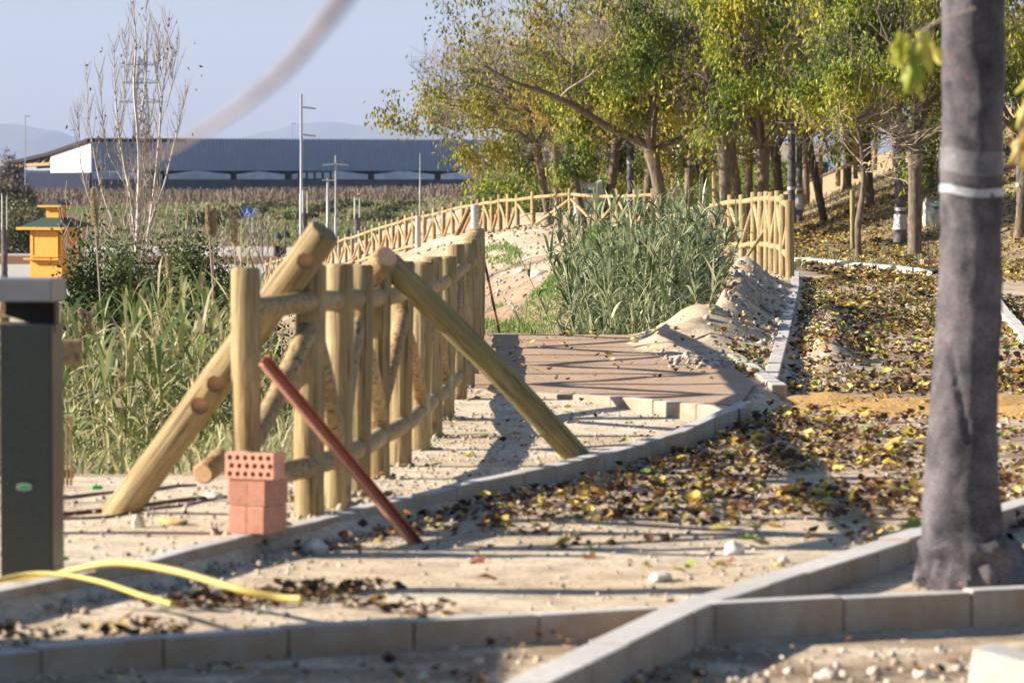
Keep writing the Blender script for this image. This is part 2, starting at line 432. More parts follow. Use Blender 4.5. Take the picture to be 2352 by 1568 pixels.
def build_ground():
    rows = [6.0]
    while rows[-1] < 26000:
        y = rows[-1]
        step = 0.11 if y < 40 else (0.11 + (y - 40) * 0.006 if y < 300 else y * 0.04)
        rows.append(y + step)
    rows = np.array(rows); nc = 281
    tt = np.linspace(-1, 1, nc); tt = tt * (0.35 + 0.65 * np.abs(tt) ** 1.5)
    hw = 9 + 0.45 * rows
    X = tt[None] * hw[:, None]; Y = np.repeat(rows[:, None], nc, 1)
    Z = H(X, Y)
    x = X.ravel(); y = Y.ravel(); z = Z.ravel()
    nz = vnoise(x, y, 0.9, 3) ; nz2 = vnoise(x, y, 4.0, 9); nz3 = vnoise(x, y * .3, 0.15, 5)
    near = 1 - ss(60, 140, y)
    z = z + near * ((0.004 + 0.014 * ss(28, 40, y)) * nz + (0.003 + 0.007 * ss(28, 40, y)) * nz2) + ss(60, 140, y) * 0.10 * nz3
    mdm = np.exp(-((x - np.interp(y, K6y, K6x) + .75) / .55) ** 2) * ss(30, 35, y) * (1 - ss(56, 62, y))
    z = z + mdm * (0.035 * nz2 + 0.035 * vnoise(x, y, 9.0, 21) + 0.05 * vnoise(x, y * .6, 2.2, 13))
    col = np.zeros((len(x), 3))
    sand = np.array([0.60, 0.485, 0.35]); pale = np.array([0.70, 0.60, 0.47]); pink = np.array([0.38, 0.275, 0.205])
    brown = np.array([0.20, 0.125, 0.075]); green = np.array([0.10, 0.15, 0.04]); dry = np.array([0.25, 0.19, 0.12])
    ochre = np.array([0.50, 0.30, 0.10])
    ex = np.interp(y, EDY, EDX)
    k = ss(-.4, .4, nz)[:, None]
    col[:] = sand * (1 - k) + pale * k
    xb = np.interp(y, XBY, XBX); xw = np.interp(y, XBY, XBW); m = ss(0, 1, (x - (xb - xw)) / xw)
    # bed under the trees: humus showing through
    bed = (ss(0, .3, x - ex) * ss(15, 19, y) * (1 - ss(110, 140, y)))
    kk = (bed * ss(-.3, .5, nz + nz2 * .6) * .75)[:, None]; col = col * (1 - kk) + brown * 1.1 * kk
    far = (bed * ss(58, 70, y) * .7)[:, None]; col = col * (1 - far) + (dry * .95) * far
    # hillside
    hs = (ss(7.2, 8.0, x) * ss(84, 92, y) * (1 - ss(150, 200, y)))[:, None]; col = col * (1 - hs) + np.array([0.42, 0.32, 0.19]) * hs * 1.0
    # banks: pinkish earth
    mk = np.clip(mdm * 1.3, 0, .8)[:, None]; col = col * (1 - mk) + (np.array([0.46, 0.365, 0.265]) * (1 + .25 * nz2[:, None])) * mk
    bk = (np.clip(4 * m * (1 - m), 0, 1) * ss(37, 45, y))[:, None]; col = col * (1 - bk) + (pink * (.9 + .35 * nz2[:, None])) * bk
    # valley floor
    vf = ((1 - m) * (1 - ss(60, 140, y)))[:, None]; col = col * (1 - vf) + np.array([0.16, 0.12, 0.07]) * vf
    # green patches on bank
    gpch = 0.0 * (ss(62, 68, y) * (1 - ss(96, 99, y)) * ss(-2.0, -1.0, x) * (1 - ss(1.8, 2.6, x)) * ss(.05, .25, nz + .3 * nz2))[:, None]
    col = col * (1 - gpch) + green * gpch
    # car park and road: pale
    cp = (ss(110, 125, y) * (1 - ss(226, 232, y)) * (1 - m))[:, None]; col = col * (1 - cp) + np.array([0.50, 0.49, 0.47]) * cp
    dirt = (ss(186, 190, y) * (1 - ss(206, 212, y)) * (1 - m))[:, None]; col = col * (1 - dirt) + np.array([0.21, 0.105, 0.06]) * dirt
    gb = ss(232, 240, y)[:, None]; kg = ss(-.35, .35, nz3 + .5 * nz)[:, None]
    col = col * (1 - gb) + ((green * 1.1) * (1 - kg) + dry * kg) * gb
    sc2 = ss(296, 306, y)[:, None]; col = col * (1 - sc2) + np.array([0.19, 0.135, 0.105]) * sc2
    trm = (1 - ss(12.9, 13.3, y - np.interp(x, [-1.6, .5, 1.8], [-1.15, 0.1, .62])))[:, None] * ss(-.5, .3, nz2 + .5 * nz)[:, None] * .8
    col = col * (1 - trm) + np.array([0.27, 0.185, 0.12]) * trm
    col = np.clip(col, 0.01, 0.8)
    nr = len(rows)
    ii = np.arange((nr - 1) * (nc - 1)); r_ = ii // (nc - 1); c_ = ii % (nc - 1); a = r_ * nc + c_
    F = np.stack([a, a + 1, a + nc + 1, a + nc], 1)
    me = np_mesh('ground', np.stack([x, y, z], 1), F, M_gland, col, True)
    tag(link('ground', me), kind='structure')
build_ground()

def hill(name, pts, Y, depth, mat):
    """ridge line of far hills with real body"""
    mb = MB()
    n = len(pts); P = [V(p[0], p[1], Y) for p in pts]
    dense = []
    for i in range(n - 1):
        for k in range(12):
            t_ = k / 12; q = P[i].lerp(P[i + 1], t_ * t_ * (3 - 2 * t_)); q.x = P[i].x + (P[i + 1].x - P[i].x) * t_
            q.z += 16 * noise.noise((q.x * .002, 1.3, 7)); dense.append(q)
    dense.append(P[-1])
    vs = []; fs = []
    for j, (dy, hz) in enumerate(((-depth, 0), (-depth * .6, .45), (-depth * .25, .85), (0, 1), (depth * .4, .75), (depth, 0))):
        for q in dense:
            vs.append((q.x, q.y + dy, -20 + (q.z + 20) * hz + (14 * noise.noise((q.x * .006, j * 1.7, 2)) if 0 < hz < 1 else 0)))
    m_ = len(dense)
    for j in range(5):
        for i in range(m_ - 1):
            a = j * m_ + i; fs.append((a, a + 1, a + 1 + m_, a + m_))
    mb.add(vs, fs)
    return tag(mb.build(name, mat, None, True), kind='structure')
M_hill = simple('far_hill', (0.12, 0.13, 0.11), 0.95, 0.25, 0.004)
hill('hills', [(-900, 330), (-500, 260), (-150, 280), (20, 288), (120, 300), (220, 330), (330, 380)], 18000, 3000, M_hill)
hill('hills', [(430, 360), (520, 322), (620, 300), (690, 285), (760, 284), (830, 292), (900, 284), (980, 296), (1100, 330), (1500, 320), (2000, 310), (2600, 300), (3200, 330)], 19000, 3000, M_hill)

# haze
hz = MB(); hz.box((0, 13200, 500), (52000, 26500, 1020))
m_h = bpy.data.materials.new('haze'); m_h.use_nodes = True
t_ = m_h.node_tree; t_.nodes.remove(t_.nodes['Principled BSDF'])
pv = t_.nodes.new('ShaderNodeVolumePrincipled'); pv.inputs['Color'].default_value = (0.60, 0.70, 1.0, 1); pv.inputs['Density'].default_value = 0.00007
pv.inputs['Anisotropy'].default_value = 0.0
t_.links.new(pv.outputs[0], t_.nodes['Material Output'].inputs['Volume'])
tag(hz.build('haze', m_h), kind='stuff')

# ------------------------------------------------------------------ kerbs
def dense_poly(pts, step):
    out = []; acc = 0
    pts = [Vector((p[0], p[1], p[2])) for p in pts]
    seg = [(pts[i + 1] - pts[i]).length for i in range(len(pts) - 1)]; tot = sum(seg)
    n = max(1, round(tot / step)); 
    for k in range(n + 1):
        s_ = tot * k / n; i = 0
        while i < len(seg) - 1 and s_ > seg[i]: s_ -= seg[i]; i += 1
        out.append(pts[i].lerp(pts[i + 1], min(1, s_ / seg[i])))
    return out
def kerb(pts, label, group=None, width=0.085, height=0.24, step=0.46, mat=M_kerb, side=1, gap=0.004):
    P = dense_poly(pts, step)
    root = bpy.data.objects.new('kerb', None); C.objects.link(root); root.location = P[0]
    root['kind'] = 'structure'
    for i in range(len(P) - 1):
        a, b = P[i], P[i + 1]; d = b - a; L = d.length; d.normalize()
        n = Vector((d.y, -d.x, 0)).normalized() * side      # towards the visible side
        c = (a + b) / 2 - n * width / 2 + Vector((0, 0, R.uniform(-.006, .005))) + n * R.uniform(-.002, .002)
        mb = MB(P[0])
        c.z -= height / 2
        mb.bbox(c, (L - gap, width, height), math.atan2(d.y, d.x) + R.uniform(-.002, .002), 0.009, ry=-math.asin(max(-1, min(1, (b.z - a.z) / L))))
        mb.build('kerb_stone', mat, root)
    return root
kerb(K1, 'long')
kerb([G(-200, 1515, .03), G(0, 1497, .03), G(440, 1457, .03), G(784, 1433, .03), G(1290, 1405, .03), G(1512, 1392, .03)], 'near')
kerb([G(1190, 1610, .03) , G(1270, 1562, .03), G(1640, 1383, .03), G(2110, 1232, .03), G(2352, 1158, .03), G(2700, 1060, .03)], 'diag', width=0.135)
kerb([G(1640, 1386, .031), G(2000, 1368, .031), G(2352, 1352, .031), G(2800, 1332, .031)], 'right', width=.08)
kerb([G(1086, 893, .03), G(1300, 904, .03), G(1700, 935, .03)], 'path front', width=.09)
kerb([G(1590, 770, .035), G(1660, 806, .035), G(1772, 884, .035)], 'path right', width=.11, side=1)
kerb(K6, 'corner', width=.11)
kerb([G(2290, 672, .02), G(2320, 712, .02), G(2380, 776, .02)], 'right bed', width=.12, side=-1, mat=M_cwhite)
kerb([G(1810, 590, .03), G(1920, 598, .03), G(2020, 608, .03), G(2140, 618, .03)], 'far bed', width=.1, side=1, mat=M_cwhite, step=.9)
kerb([G(1990, 543, .06), G(2050, 550, .06), G(2100, 555, .06)], 'far bed two', width=.1, side=1, mat=M_cwhite, step=.9)
kerb([G(2300, 552, 0), G(2400, 560, 0)], 'far bed three', width=.1, side=1, mat=M_cwhite, step=.9)

# concrete haunching at the kerb foot
def haunch(pts, name='concrete_haunching', off=0.09, r=0.07):
    P = dense_poly(pts, 0.035); vs = []; fs = []; n = 7
    for i, p in enumerate(P):
        d = (P[min(i + 1, len(P) - 1)] - P[max(i - 1, 0)]).normalized(); nn = Vector((d.y, -d.x, 0))
        wv = .62 + .9 * noise.noise((i * .11, 0, 3)) + .5 * noise.noise((i * .4, 5, 3))
        for k in range(n):
            a = math.pi * k / (n - 1)
            rr = max(.10, wv) * r * (1 + .30 * noise.noise((i * .30, k * .9, 1)))
            c = p + nn * (off - .05) 
            vs.append((c.x + nn.x * math.cos(a) * rr * -1.6 + nn.x * .05, c.y + nn.y * math.cos(a) * rr * -1.6 + nn.y * .05, -.115 + math.sin(a) * rr))
        if i:
            for k in range(n - 1):
                a0 = (i - 1) * n + k; fs.append((a0, a0 + 1, a0 + 1 + n, a0 + n))
    mb = MB(); mb.add(vs, fs); o = mb.build(name, M_conc, None, True); return tag(o, kind='structure')
haunch([G(360, 1300, -.0), G(480, 1262, 0), G(640, 1232, 0)], r=.075)
haunch([G(800, 1196, 0), G(930, 1165, 0), G(1064, 1130, 0)], r=.065)

haunch([G(1640, 1400, -.02), G(2352, 1368, -.02), G(2800, 1345, -.02)], r=.06)

haunch(K6, r=.07)
haunch([G(-200, 1530, -.02), G(440, 1472, -.02), G(784, 1450, -.02), G(1440, 1412, -.02)], 'soil_bank', r=.045)
haunch([G(1700, 1372, -.02), G(2110, 1248, -.02)], 'soil_bank', r=.04)
haunch([G(1086, 900, -.02), G(1300, 912, -.02), G(1700, 942, -.02)], r=.045)

# path slab
def path():
    A = G(1093, 889, .03); B = G(1706, 931, .03); D = G(1598, 768, .03); E = G(1766, 880, .03)
    L2 = Vector((-.42, 37.1, .03)); 
    m, t, b = nmat('reddish_compacted_path')
    n = noise_n(t, 26, 8, .7, coords(t)); f = noise_n(t, 1.6, 5, .6, coords(t))
    c = ramp(t, n, [(.32, (.37, .235, .15)), (.5, (.50, .335, .22)), (.68, (.58, .42, .29))])
    c = mixc(t, ramp(t, f, [(.5, (0, 0, 0)), (.75, (.7,) * 3)]), c, (.50, .43, .36))
    t.links.new(c, b.inputs[0]); b.inputs['Roughness'].default_value = .95; bump(t, b, n, .01)
    mb = MB()
    nx, ny = 20, 60; vs = []; fs = []
    for j in range(ny + 1):
        v_ = j / ny
        l = Vector((A.x, A.y + .05, 0)).lerp(Vector((L2.x, L2.y, 0)), v_)
        if v_ < .18: r_ = Vector((B.x - .02, B.y + .08, 0)).lerp(Vector((E.x - .10, E.y, 0)), v_ / .18)
        else: r_ = Vector((E.x - .10, E.y, 0)).lerp(Vector((D.x, D.y, 0)), (v_ - .18) / .82)
        for i in range(nx + 1):
            q = l.lerp(r_, i / nx)
            vs.append((q.x, q.y, .022 + .012 * noise.noise((q.x * 1.5, q.y * 1.5, 0)) + (-.5 if j == ny else 0)))
    for j in range(ny):
        for i in range(nx):
            a = j * (nx + 1) + i; fs.append((a, a + 1, a + nx + 2, a + nx + 1))
    mb.add(vs, fs); tag(mb.build('path', m, None, True), kind='structure')
path()

# ochre sand spread across the bed
def sand_patch():
    m = simple('ochre_sand', (.58, .35, .125), .95, .3, 28, .02)
    mb = MB(); nx, ny = 60, 26; vs = []; fs = []
    for j in range(ny + 1):
        for i in range(nx + 1):
            u = i / nx; v_ = j / ny
            x = 1.55 + u * 3.2; y = 24.6 + v_ * 3.4 + .25 * math.sin(u * 5)
            e = min(1, 5 * min(u + .06, 1 - u, v_, 1 - v_))
            z = -.118 + .070 * e + .05 * e * (noise.noise((x * 2.2, y * 1.4, 4)) + .5 * noise.noise((x * 7, y * 5, 4)))
            vs.append((x, y, z))
    for j in range(ny):
        for i in range(nx):
            a = j * (nx + 1) + i; fs.append((a, a + 1, a + nx + 2, a + nx + 1))
    mb.add(vs, fs); tag(mb.build('sand_spread', m, None, True), kind='structure')
sand_patch()

# ------------------------------------------------------------------ timber fences
def logmesh(mb, a, b, r, n=16, seg=8, wob=.02, bow=0.006, bev=.012, rg=R):
    a = Vector(a); b = Vector(b); d = b - a; L = d.length; d.normalize()
    s_ = d.orthogonal().normalized(); q = d.cross(s_)
    pts = []; rr = []; ph = rg.uniform(0, 6)
    ts = [0, min(.3, bev / L)] + [k / seg for k in range(1, seg)] + [1 - min(.3, bev / L), 1]
    ts = sorted(set(ts))
    for t_ in ts:
        k = bow * math.sin(t_ * 3.1 + ph) ; k2 = bow * math.cos(t_ * 4.3 + ph)
        pts.append(a + d * L * t_ + s_ * k + q * k2)
        e = r * (1 + rg.uniform(-wob, wob))
        if t_ == 0 or t_ == 1: e -= bev * .8
        rr.append(e)
    mb.tube(pts, rr, n, True)

def log_obj(name, a, b, r, mat, parent, **k):
    mb = sub(parent); 
    a = Vector(a); b = Vector(b)
    # own axis along Z so the grain follows the log
    d = (b - a); L = d.length
    loc = MB(); logmesh(loc, (0, 0, 0), (0, 0, L), r, **k)
    me = loc.mesh(name, [mat, M_cut], True)
    for p in me.polygons[-2:]: p.material_index = 1 if mat is not M_post else 0
    o = link(name, me, parent)
    o.rotation_euler = d.to_track_quat('Z', 'Y').to_euler()
    o.location = a - (parent.location if parent else Vector((0, 0, 0)))
    return o

def log_fence(posts, label, hz_top=.90, hz_bot=.20, rp=.062, rr=.046, group=None, n=16, seg=8, ph=1.10, start=0, bowed=.006, nobrace=(), norail=()):
    """posts: list of (x, y, base z, height)"""
    root = empty('log_fence', (posts[0][0], posts[0][1], posts[0][2]), label, 'fence', group)
    for i, (x, y, z, h) in enumerate(posts):
        k = R.uniform(-.012, .012)
        log_obj('post', (x, y, z - .25), (x + k, y + R.uniform(-.015, .015), z + h + R.uniform(-.012, .012)), rp * R.uniform(.94, 1.06), M_post, root, n=n, seg=seg)
    for i in range(len(posts) - 1):
        if i in norail: continue
        p, q = posts[i], posts[i + 1]
        tp = Vector((p[0], p[1], p[2] + p[3] - (ph - hz_top))); tq = Vector((q[0], q[1], q[2] + q[3] - (ph - hz_top)))
        bp = Vector((p[0], p[1], p[2] + p[3] - (ph - hz_bot))); bq = Vector((q[0], q[1], q[2] + q[3] - (ph - hz_bot)))
        log_obj('top_rail', tp, tq, rr, M_rail, root, n=n, seg=5, bow=bowed)
        log_obj('bottom_rail', bp, bq, rr, M_rail, root, n=n, seg=5, bow=bowed)
        if i not in nobrace:
            if (i + start) % 2 == 0: a, b = tp - Vector((0, 0, .10)), bq + Vector((0, 0, .09))
            else: a, b = bp + Vector((0, 0, .09)), tq - Vector((0, 0, .10))
            d = (b - a).normalized()
            log_obj('brace', a + d * .03, b - d * .03, rr * .93, M_tan if R.random() < .35 else M_rail, root, n=n, seg=5)
    return root

def post_from(px, ybase, ytop, Y, h=None):
    b = V(px, ybase, Y); t_ = V(px, ytop, Y); return (b.x, b.y, b.z, t_.z - b.z)
NEARP = [(562, 1225, 615, 16.2), (714, 1190, 601, 16.9), (777, 1166, 603, 17.65), (824, 1141, 605, 18.6), (872, 1101, 606, 19.96), (922, 1072, 604, 21.2),
         (964, 1034, 600, 22.8), (996, 1003, 593, 24.15), (1022, 978, 586, 25.3), (1051, 942, 563, 26.3), (1070, 912, 556, 27.7), (1083, 880, 549, 29.2), (1089, 858, 543, 30.6), (1092, 836, 538, 32.2), (1094, 816, 533, 33.8), (1096, 800, 529, 35.4), (1098, 789, 526, 36.6)]
near_posts = [post_from(*p) for p in NEARP]
log_fence(near_posts, 'nearest log fence running away from the camera beside the stacked bricks', rp=.064, rr=.047, n=20, seg=10, hz_top=.93, hz_bot=.22, start=1)

def fence_line(ctrl, step=1.3, h=1.13):
    P = [V(px, py, Y) for px, py, Y in ctrl]
    return [(p.x, p.y, p.z, h + R.uniform(-.02, .03)) for p in dense_poly(P, step)]
right_posts = [post_from(*p) for p in [(1815, 678, 459, 58), (1800, 640, 447, 59.2), (1786, 628, 438, 60.4), (1773, 620, 440, 61.6), (1762, 616, 438, 62.8),
     (1748, 606, 440, 64), (1733, 608, 441, 65.2), (1706, 608, 447, 66.4), (1677, 607, 448, 67.5), (1648, 600, 456, 68.6), (1610, 592, 462, 69.6), (1570, 585, 468, 70.4)]]
log_fence(right_posts, 'pale log fence right of the tall reeds ending at a thick weathered end post', rp=.066, rr=.046, n=14, seg=5, hz_top=.98, hz_bot=.24)
far_ctrl = [(1500, 548, 90), (1400, 545, 93), (1296, 541, 95), (1217, 547, 95.6), (1181, 550, 97), (1110, 554, 102), (1090, 556, 104), (982, 574, 110), (942, 581, 112), (872, 600, 118), (800, 619, 123.5), (700, 648, 132), (612, 670, 140)]
far_posts = fence_line(far_ctrl, 1.28)
gapi = [i for i, p in enumerate(far_posts) if 690 < 1176 + p[0] / p[1] * FPX < 780]
log_fence(far_posts, 'long pale log fence curving down the bank behind the dirt slope', rp=.060, rr=.043, n=10, seg=3, hz_top=.95, hz_bot=.16, bowed=.004)
# two short runs further back among the trees
b1 = fence_line([(1255, 470, 118), (1330, 466, 122), (1420, 458, 126), (1560, 452, 130), (1640, 452, 131)], 2.2, 1.1)
log_fence(b1, 'short log fence far back between the tree trunks', rp=.07, rr=.05, n=8, seg=2, nobrace=range(20))
b2 = fence_line([(1845, 438, 125), (1885, 425, 123), (1925, 410, 121), (1965, 392, 119), (2010, 372, 117)], 1.9, 1.15)
log_fence(b2, 'weathered log fence climbing the dry hillside behind the trees', rp=.075, rr=.055, n=8, seg=2, nobrace=range(20))

def carve(o, cutters):
    """boolean holes, baked into the mesh"""
    cm = MB()
    for (a, b, r) in cutters: cm.tube([a, b], r, 24)
    me = cm.mesh('cutter', [M_post, M_cut]); me.polygons.foreach_set('material_index', [1] * len(me.polygons))
    co = bpy.data.objects.new('cutter', me); C.objects.link(co)
    md = o.modifiers.new('b', 'BOOLEAN'); md.operation = 'DIFFERENCE'; md.solver = 'EXACT'; md.object = co
    bpy.context.view_layer.update()
    dg = bpy.context.evaluated_depsgraph_get()
    new = bpy.data.meshes.new_from_object(o.evaluated_get(dg))
    o.modifiers.clear(); o.data = new
    bpy.data.objects.remove(co)

# fallen post with socket holes, crossing behind the first fence post
a = V(262, 1192, 17.2); b = V(748, 532, 16.70)
fl = log_obj('drilled_post', a, b, .073, M_post, None, n=32, seg=12, wob=.012, bow=.004)
fl.data.materials[0] = M_post
tag(fl, 'pale round post with drilled socket holes leaning diagonally behind the front fence post', 'post')
def holes(o, a, b, pix, r, depth=.07):
    inv = (Matrix.Translation(o.location) @ o.rotation_euler.to_matrix().to_4x4())
    cuts = []
    d = (b - a)
    for (px, py) in pix:
        # nearest axis point to the pixel ray
        t_ = ((px - (1176 + a.x / a.y * FPX)) / ((b.x / b.y - a.x / a.y) * FPX))
        c = a + d * t_
        n = (Vector((.30, -1, .18))); n -= d.normalized() * n.dot(d.normalized()); n.normalize()
        p0 = c + n * .12; p1 = c + n * (.073 - depth)
        cuts.append((p0, p1, r))
    carve(o, cuts)
holes(fl, a, b, [(708, 580), (503, 838), (466, 896)], .041, .040)

gl = log_obj('leaning_post', V(893, 596, 20.0), V(1334, 1058, 20.6), .066, M_green, None, n=24, seg=14, wob=.02, bow=.014)
gl.data.materials[0] = M_green
tag(gl, 'greenish round post leaning from the fence top down onto the gravel strip', 'post')
st = log_obj('short_log', V(886, 588, 19.5), V(722, 790, 20.2), .062, M_tan, None, n=20, seg=6)
tag(st, 'short brown log wedged against the fence beside the greenish leaning post', 'log')
sb = log_obj('cut_log', V(505, 1050, 17.4), V(470, 1088, 17.2), .05, M_tan, None, n=16, seg=3)
tag(sb, 'small stub of brown log lying on the dirt left of the front fence post', 'log')
# big loose brace logs against the far fence
o = log_obj('loose_log', V(1040, 558, 103), V(1078, 478, 104), .07, M_tan, None, n=10, seg=3); tag(o, 'brown log leaning on the far fence left of the wrapped post', 'log')
o = log_obj('loose_log', V(802, 612, 122), V(852, 556, 122.5), .07, M_tan, None, n=10, seg=3); tag(o, 'brown log leaning on the lower end of the far fence', 'log')

# thin marker stake
mb = MB(V(1150, 776, 37.4)); P0 = V(1150, 778, 37.4); P1 = V(1108, 578, 36.6)
st = empty('stake', P0, 'thin dark-banded wooden stake leaning beside the end of the near fence', 'stake')
for k in range(6):
    mb = sub(st); mb.tube([P0.lerp(P1, k / 6), P0.lerp(P1, (k + 1) / 6)], .013, 8)
    mb.build('stake_segment', M_steeld if k % 2 == 0 else M_tan, st)
# grey lath leaning on the right fence
mb = MB(V(1696, 612, 64)); mb.tube([V(1697, 616, 64), V(1781, 492, 63)], .03, 4); o = mb.build('lath', M_green); tag(o, 'flat grey-brown lath leaning diagonally across the right-hand log fence', 'lath')

# ------------------------------------------------------------------ bricks
BR = rad(-24)
def brick_obj(c, size, holes_=False, ribs=True, label='', z=0):
    mb = MB(); mb.bbox((0, 0, 0), size, 0, .004)
    if ribs:
        n = int(size[0] / .011)
        for k in range(n):
            x = -size[0] / 2 + (k + .5) * size[0] / n
            mb.box((x, -size[1] / 2, 0), (size[0] / n * .45, .004, size[2] * .94))
        n = int(size[1] / .013)
        for k in range(n):
            y = -size[1] / 2 + (k + .5) * size[1] / n
            mb.box((size[0] / 2, y, 0), (.004, size[1] / n * .45, size[2] * .94))
    me = mb.mesh('brick', [M_brick, M_dark]); o = link('brick', me)
    if holes_:
        cm = MB()
        for r_ in range(3):
            for k in range(6):
                x = -size[0] / 2 + .024 + k * (size[0] - .042) / 5.15 + (.008 if r_ == 1 else 0) - .002; zz = (r_ - 1) * .033
                cm.tube([(x, -.2, zz), (x, .06, zz)], .0115, 12)
        me2 = cm.mesh('c', [M_brick]); co = bpy.data.objects.new('c', me2); C.objects.link(co)
        md = o.modifiers.new('b', 'BOOLEAN'); md.operation = 'DIFFERENCE'; md.solver = 'EXACT'; md.object = co
        bpy.context.view_layer.update()
        o.data = bpy.data.meshes.new_from_object(o.evaluated_get(bpy.context.evaluated_depsgraph_get())); o.modifiers.clear(); bpy.data.objects.remove(co)
    o.location = c; o.rotation_euler = (0, 0, BR + z)
    tag(o, label, 'brick', 'bricks stacked at the foot of the front fence post')
    return o
bb = V(524, 1224, 15.92)
dx = Vector((math.cos(BR), math.sin(BR), 0)); dy = Vector((-math.sin(BR), math.cos(BR), 0)); up = Vector((0, 0, 1))
bh = .112; bl = .20
corner = bb
names = ['bottom left brick of the small stack in front of the fence post', 'bottom right brick of the small stack beside the kerb',
         'middle left brick of the small stack, vertically grooved', 'middle right brick of the small stack, side in shade']
for row in range(2):
    for k in range(2):
        sz = (.084 if row else .080, bl, bh - .002)
        c = corner + dx * (.042 + k * (sz[0] + .002)) + dy * bl / 2 + up * (bh * (row + .5))
        brick_obj(c, sz, False, True, names[row * 2 + k], R.uniform(-.02, .02))
brick_obj(corner + dx * .103 + dy * (.05 - .01) + up * (bh * 2.5 - .002), (.222, .10, .108), True, False, 'perforated brick on top of the stack, its rows of round holes facing out', .01)
brk = MB(V(2132, 608, 70)); brk.bbox(V(2132, 606, 70), (.25, .16, .16), .3, .008); tag(brk.build('brick', M_brick), 'lone red brick on the leaf-strewn ground beside the far pale kerb', 'brick')

# red channel profile leaning from post to bed
a = V(966, 1264, 16.55); b = V(602, 826, 15.9)
ch = empty('red_channel', a, 'rust-red channel profile leaning from the fence post down over the kerb', 'metal profile')
d = (b - a); L = d.length; q = d.to_track_quat('Z', 'Y').to_matrix().to_4x4()
def local_boxes(name, boxes, mat):
    mb = MB(); 
    for c, s_ in boxes: mb.bbox(c, s_, 0, .002)
    o = mb.build(name, mat, ch); o.location = (0, 0, 0)
    o.rotation_euler = (d.to_track_quat('Z', 'X')).to_euler(); return o
local_boxes('channel_web', [((0, 0, L / 2), (.046, .006, L))], M_redmetal)
local_boxes('channel_lip', [((-.024, -.012, L / 2), (.007, .026, L))], M_brick)  # paler clay colour paints the sunlit edge onto this lip
local_boxes('channel_lip', [((.023, -.012, L / 2), (.006, .026, L))], M_redmetal)

# ------------------------------------------------------------------ bollard
bc = V(68, 1316, 14.45)
bo = empty('bollard_light', bc, 'dark grey-green square bollard light at the left edge beside the kerb', 'bollard')
X0 = V(6, 1316, 14.45).x; X1 = V(129, 1316, 14.45).x; wB = X1 - X0; cx = (X0 + X1) / 2; ztop = V(68, 640, 14.45).z; zcap = V(68, 693, 14.45).z; znot = V(68, 745, 14.45).z
rzb = rad(-6)
mb = sub(bo); mb.bbox((cx, 14.45 + wB / 2, (bc.z - .05 + znot) / 2), (wB, wB, znot - bc.z + .05), rzb, .006); mb.build('body', M_bol, bo)
mb = sub(bo); mb.bbox((cx - .012, 14.45 + wB / 2, (ztop + zcap) / 2), (wB + .035, wB + .05, ztop - zcap), rzb, .005); mb.build('cap', M_bolcap, bo)
mb = sub(bo)
y0 = 14.45 + .03
vs = [(X0 + .01, y0, zcap), (X1 - .004, y0, zcap), (X1 - .004, y0, znot - .03), (X0 + .01, y0, znot + .035), (X0 + .01, y0 + wB - .05, zcap), (X1 - .004, y0 + wB - .05, zcap), (X1 - .004, y0 + wB - .05, znot - .03), (X0 + .01, y0 + wB - .05, znot + .035)]
mb.add(vs, [(0, 1, 2, 3), (4, 7, 6, 5), (0, 4, 5, 1), (1, 5, 6, 2), (2, 6, 7, 3), (3, 7, 4, 0)]); mb.build('lamp_recess', M_dark, bo)
bd = V(55, 1118, 14.41)
mb = sub(bo)
vs = []; n = 20
for k in range(n):
    a_ = 2 * math.pi * k / n; vs.append(bd + Vector((.028 * max(-1, min(1, 1.2 * math.cos(a_))), 0.0, .014 * math.sin(a_))))
vs += [v_ + Vector((0, .012, 0)) for v_ in vs]
mb.add(vs, [tuple(range(n)), tuple(range(2 * n - 1, n - 1, -1))] + [(i, i + n, (i + 1) % n + n, (i + 1) % n) for i in range(n)])
badge = mb.build('badge', M_silver, bo)
mb = sub(bo); mb.bbox(bd + Vector((0, -.003, 0)), (.034, .006, .013), 0, .002); mb.build('badge_plate', M_greenpl, bo).parent = badge

# timber post hidden behind the bollard with crossbar stub
tp = V(120, 1200, 16.3)
root = empty('timber_post', tp, 'timber post behind the bollard with a short crossbar stub sticking out', 'post')
log_obj('post', V(100, 1236, 16.2), V(100, 690, 16.2), .065, M_post, root)
mb = sub(root); mb.bbox(V(140, 809, 15.9), (.17, .10, .105), .1, .01); mb.build('crossbar', M_rail, root)
# slatted crate behind it
cr = empty('slatted_panel', V(-20, 1090, 18), 'slatted timber panel showing at the left edge behind the bollard', 'panel')
for k in range(14):
    mb = sub(cr); mb.bbox(V(-40, 720 + k * 28, 18), (.40, .02, .035), 0, .003); mb.build('slat', M_rail, cr)
for px in (-95, 12):
    mb = sub(cr); mb.bbox(V(px, 905, 18.04), (.04, .04, .86), 0, .003); mb.build('upright', M_rail, cr)
mb = MB(V(152, 1040, 19.2)); 
cr2 = empty('slatted_panel', V(140, 1110, 19.2), 'low panel of upright slats half hidden right of the bollard', 'panel')
for k in range(8):
    mb = sub(cr2); mb.bbox(V(100 + k * 9, 1035, 19.2), (.012, .02, .34), 0, .002); mb.build('slat', M_rail, cr2)
mb = sub(cr2); mb.bbox(V(132, 1088, 19.22), (.16, .03, .04), 0, .002); mb.build('rail', M_orange, cr2)

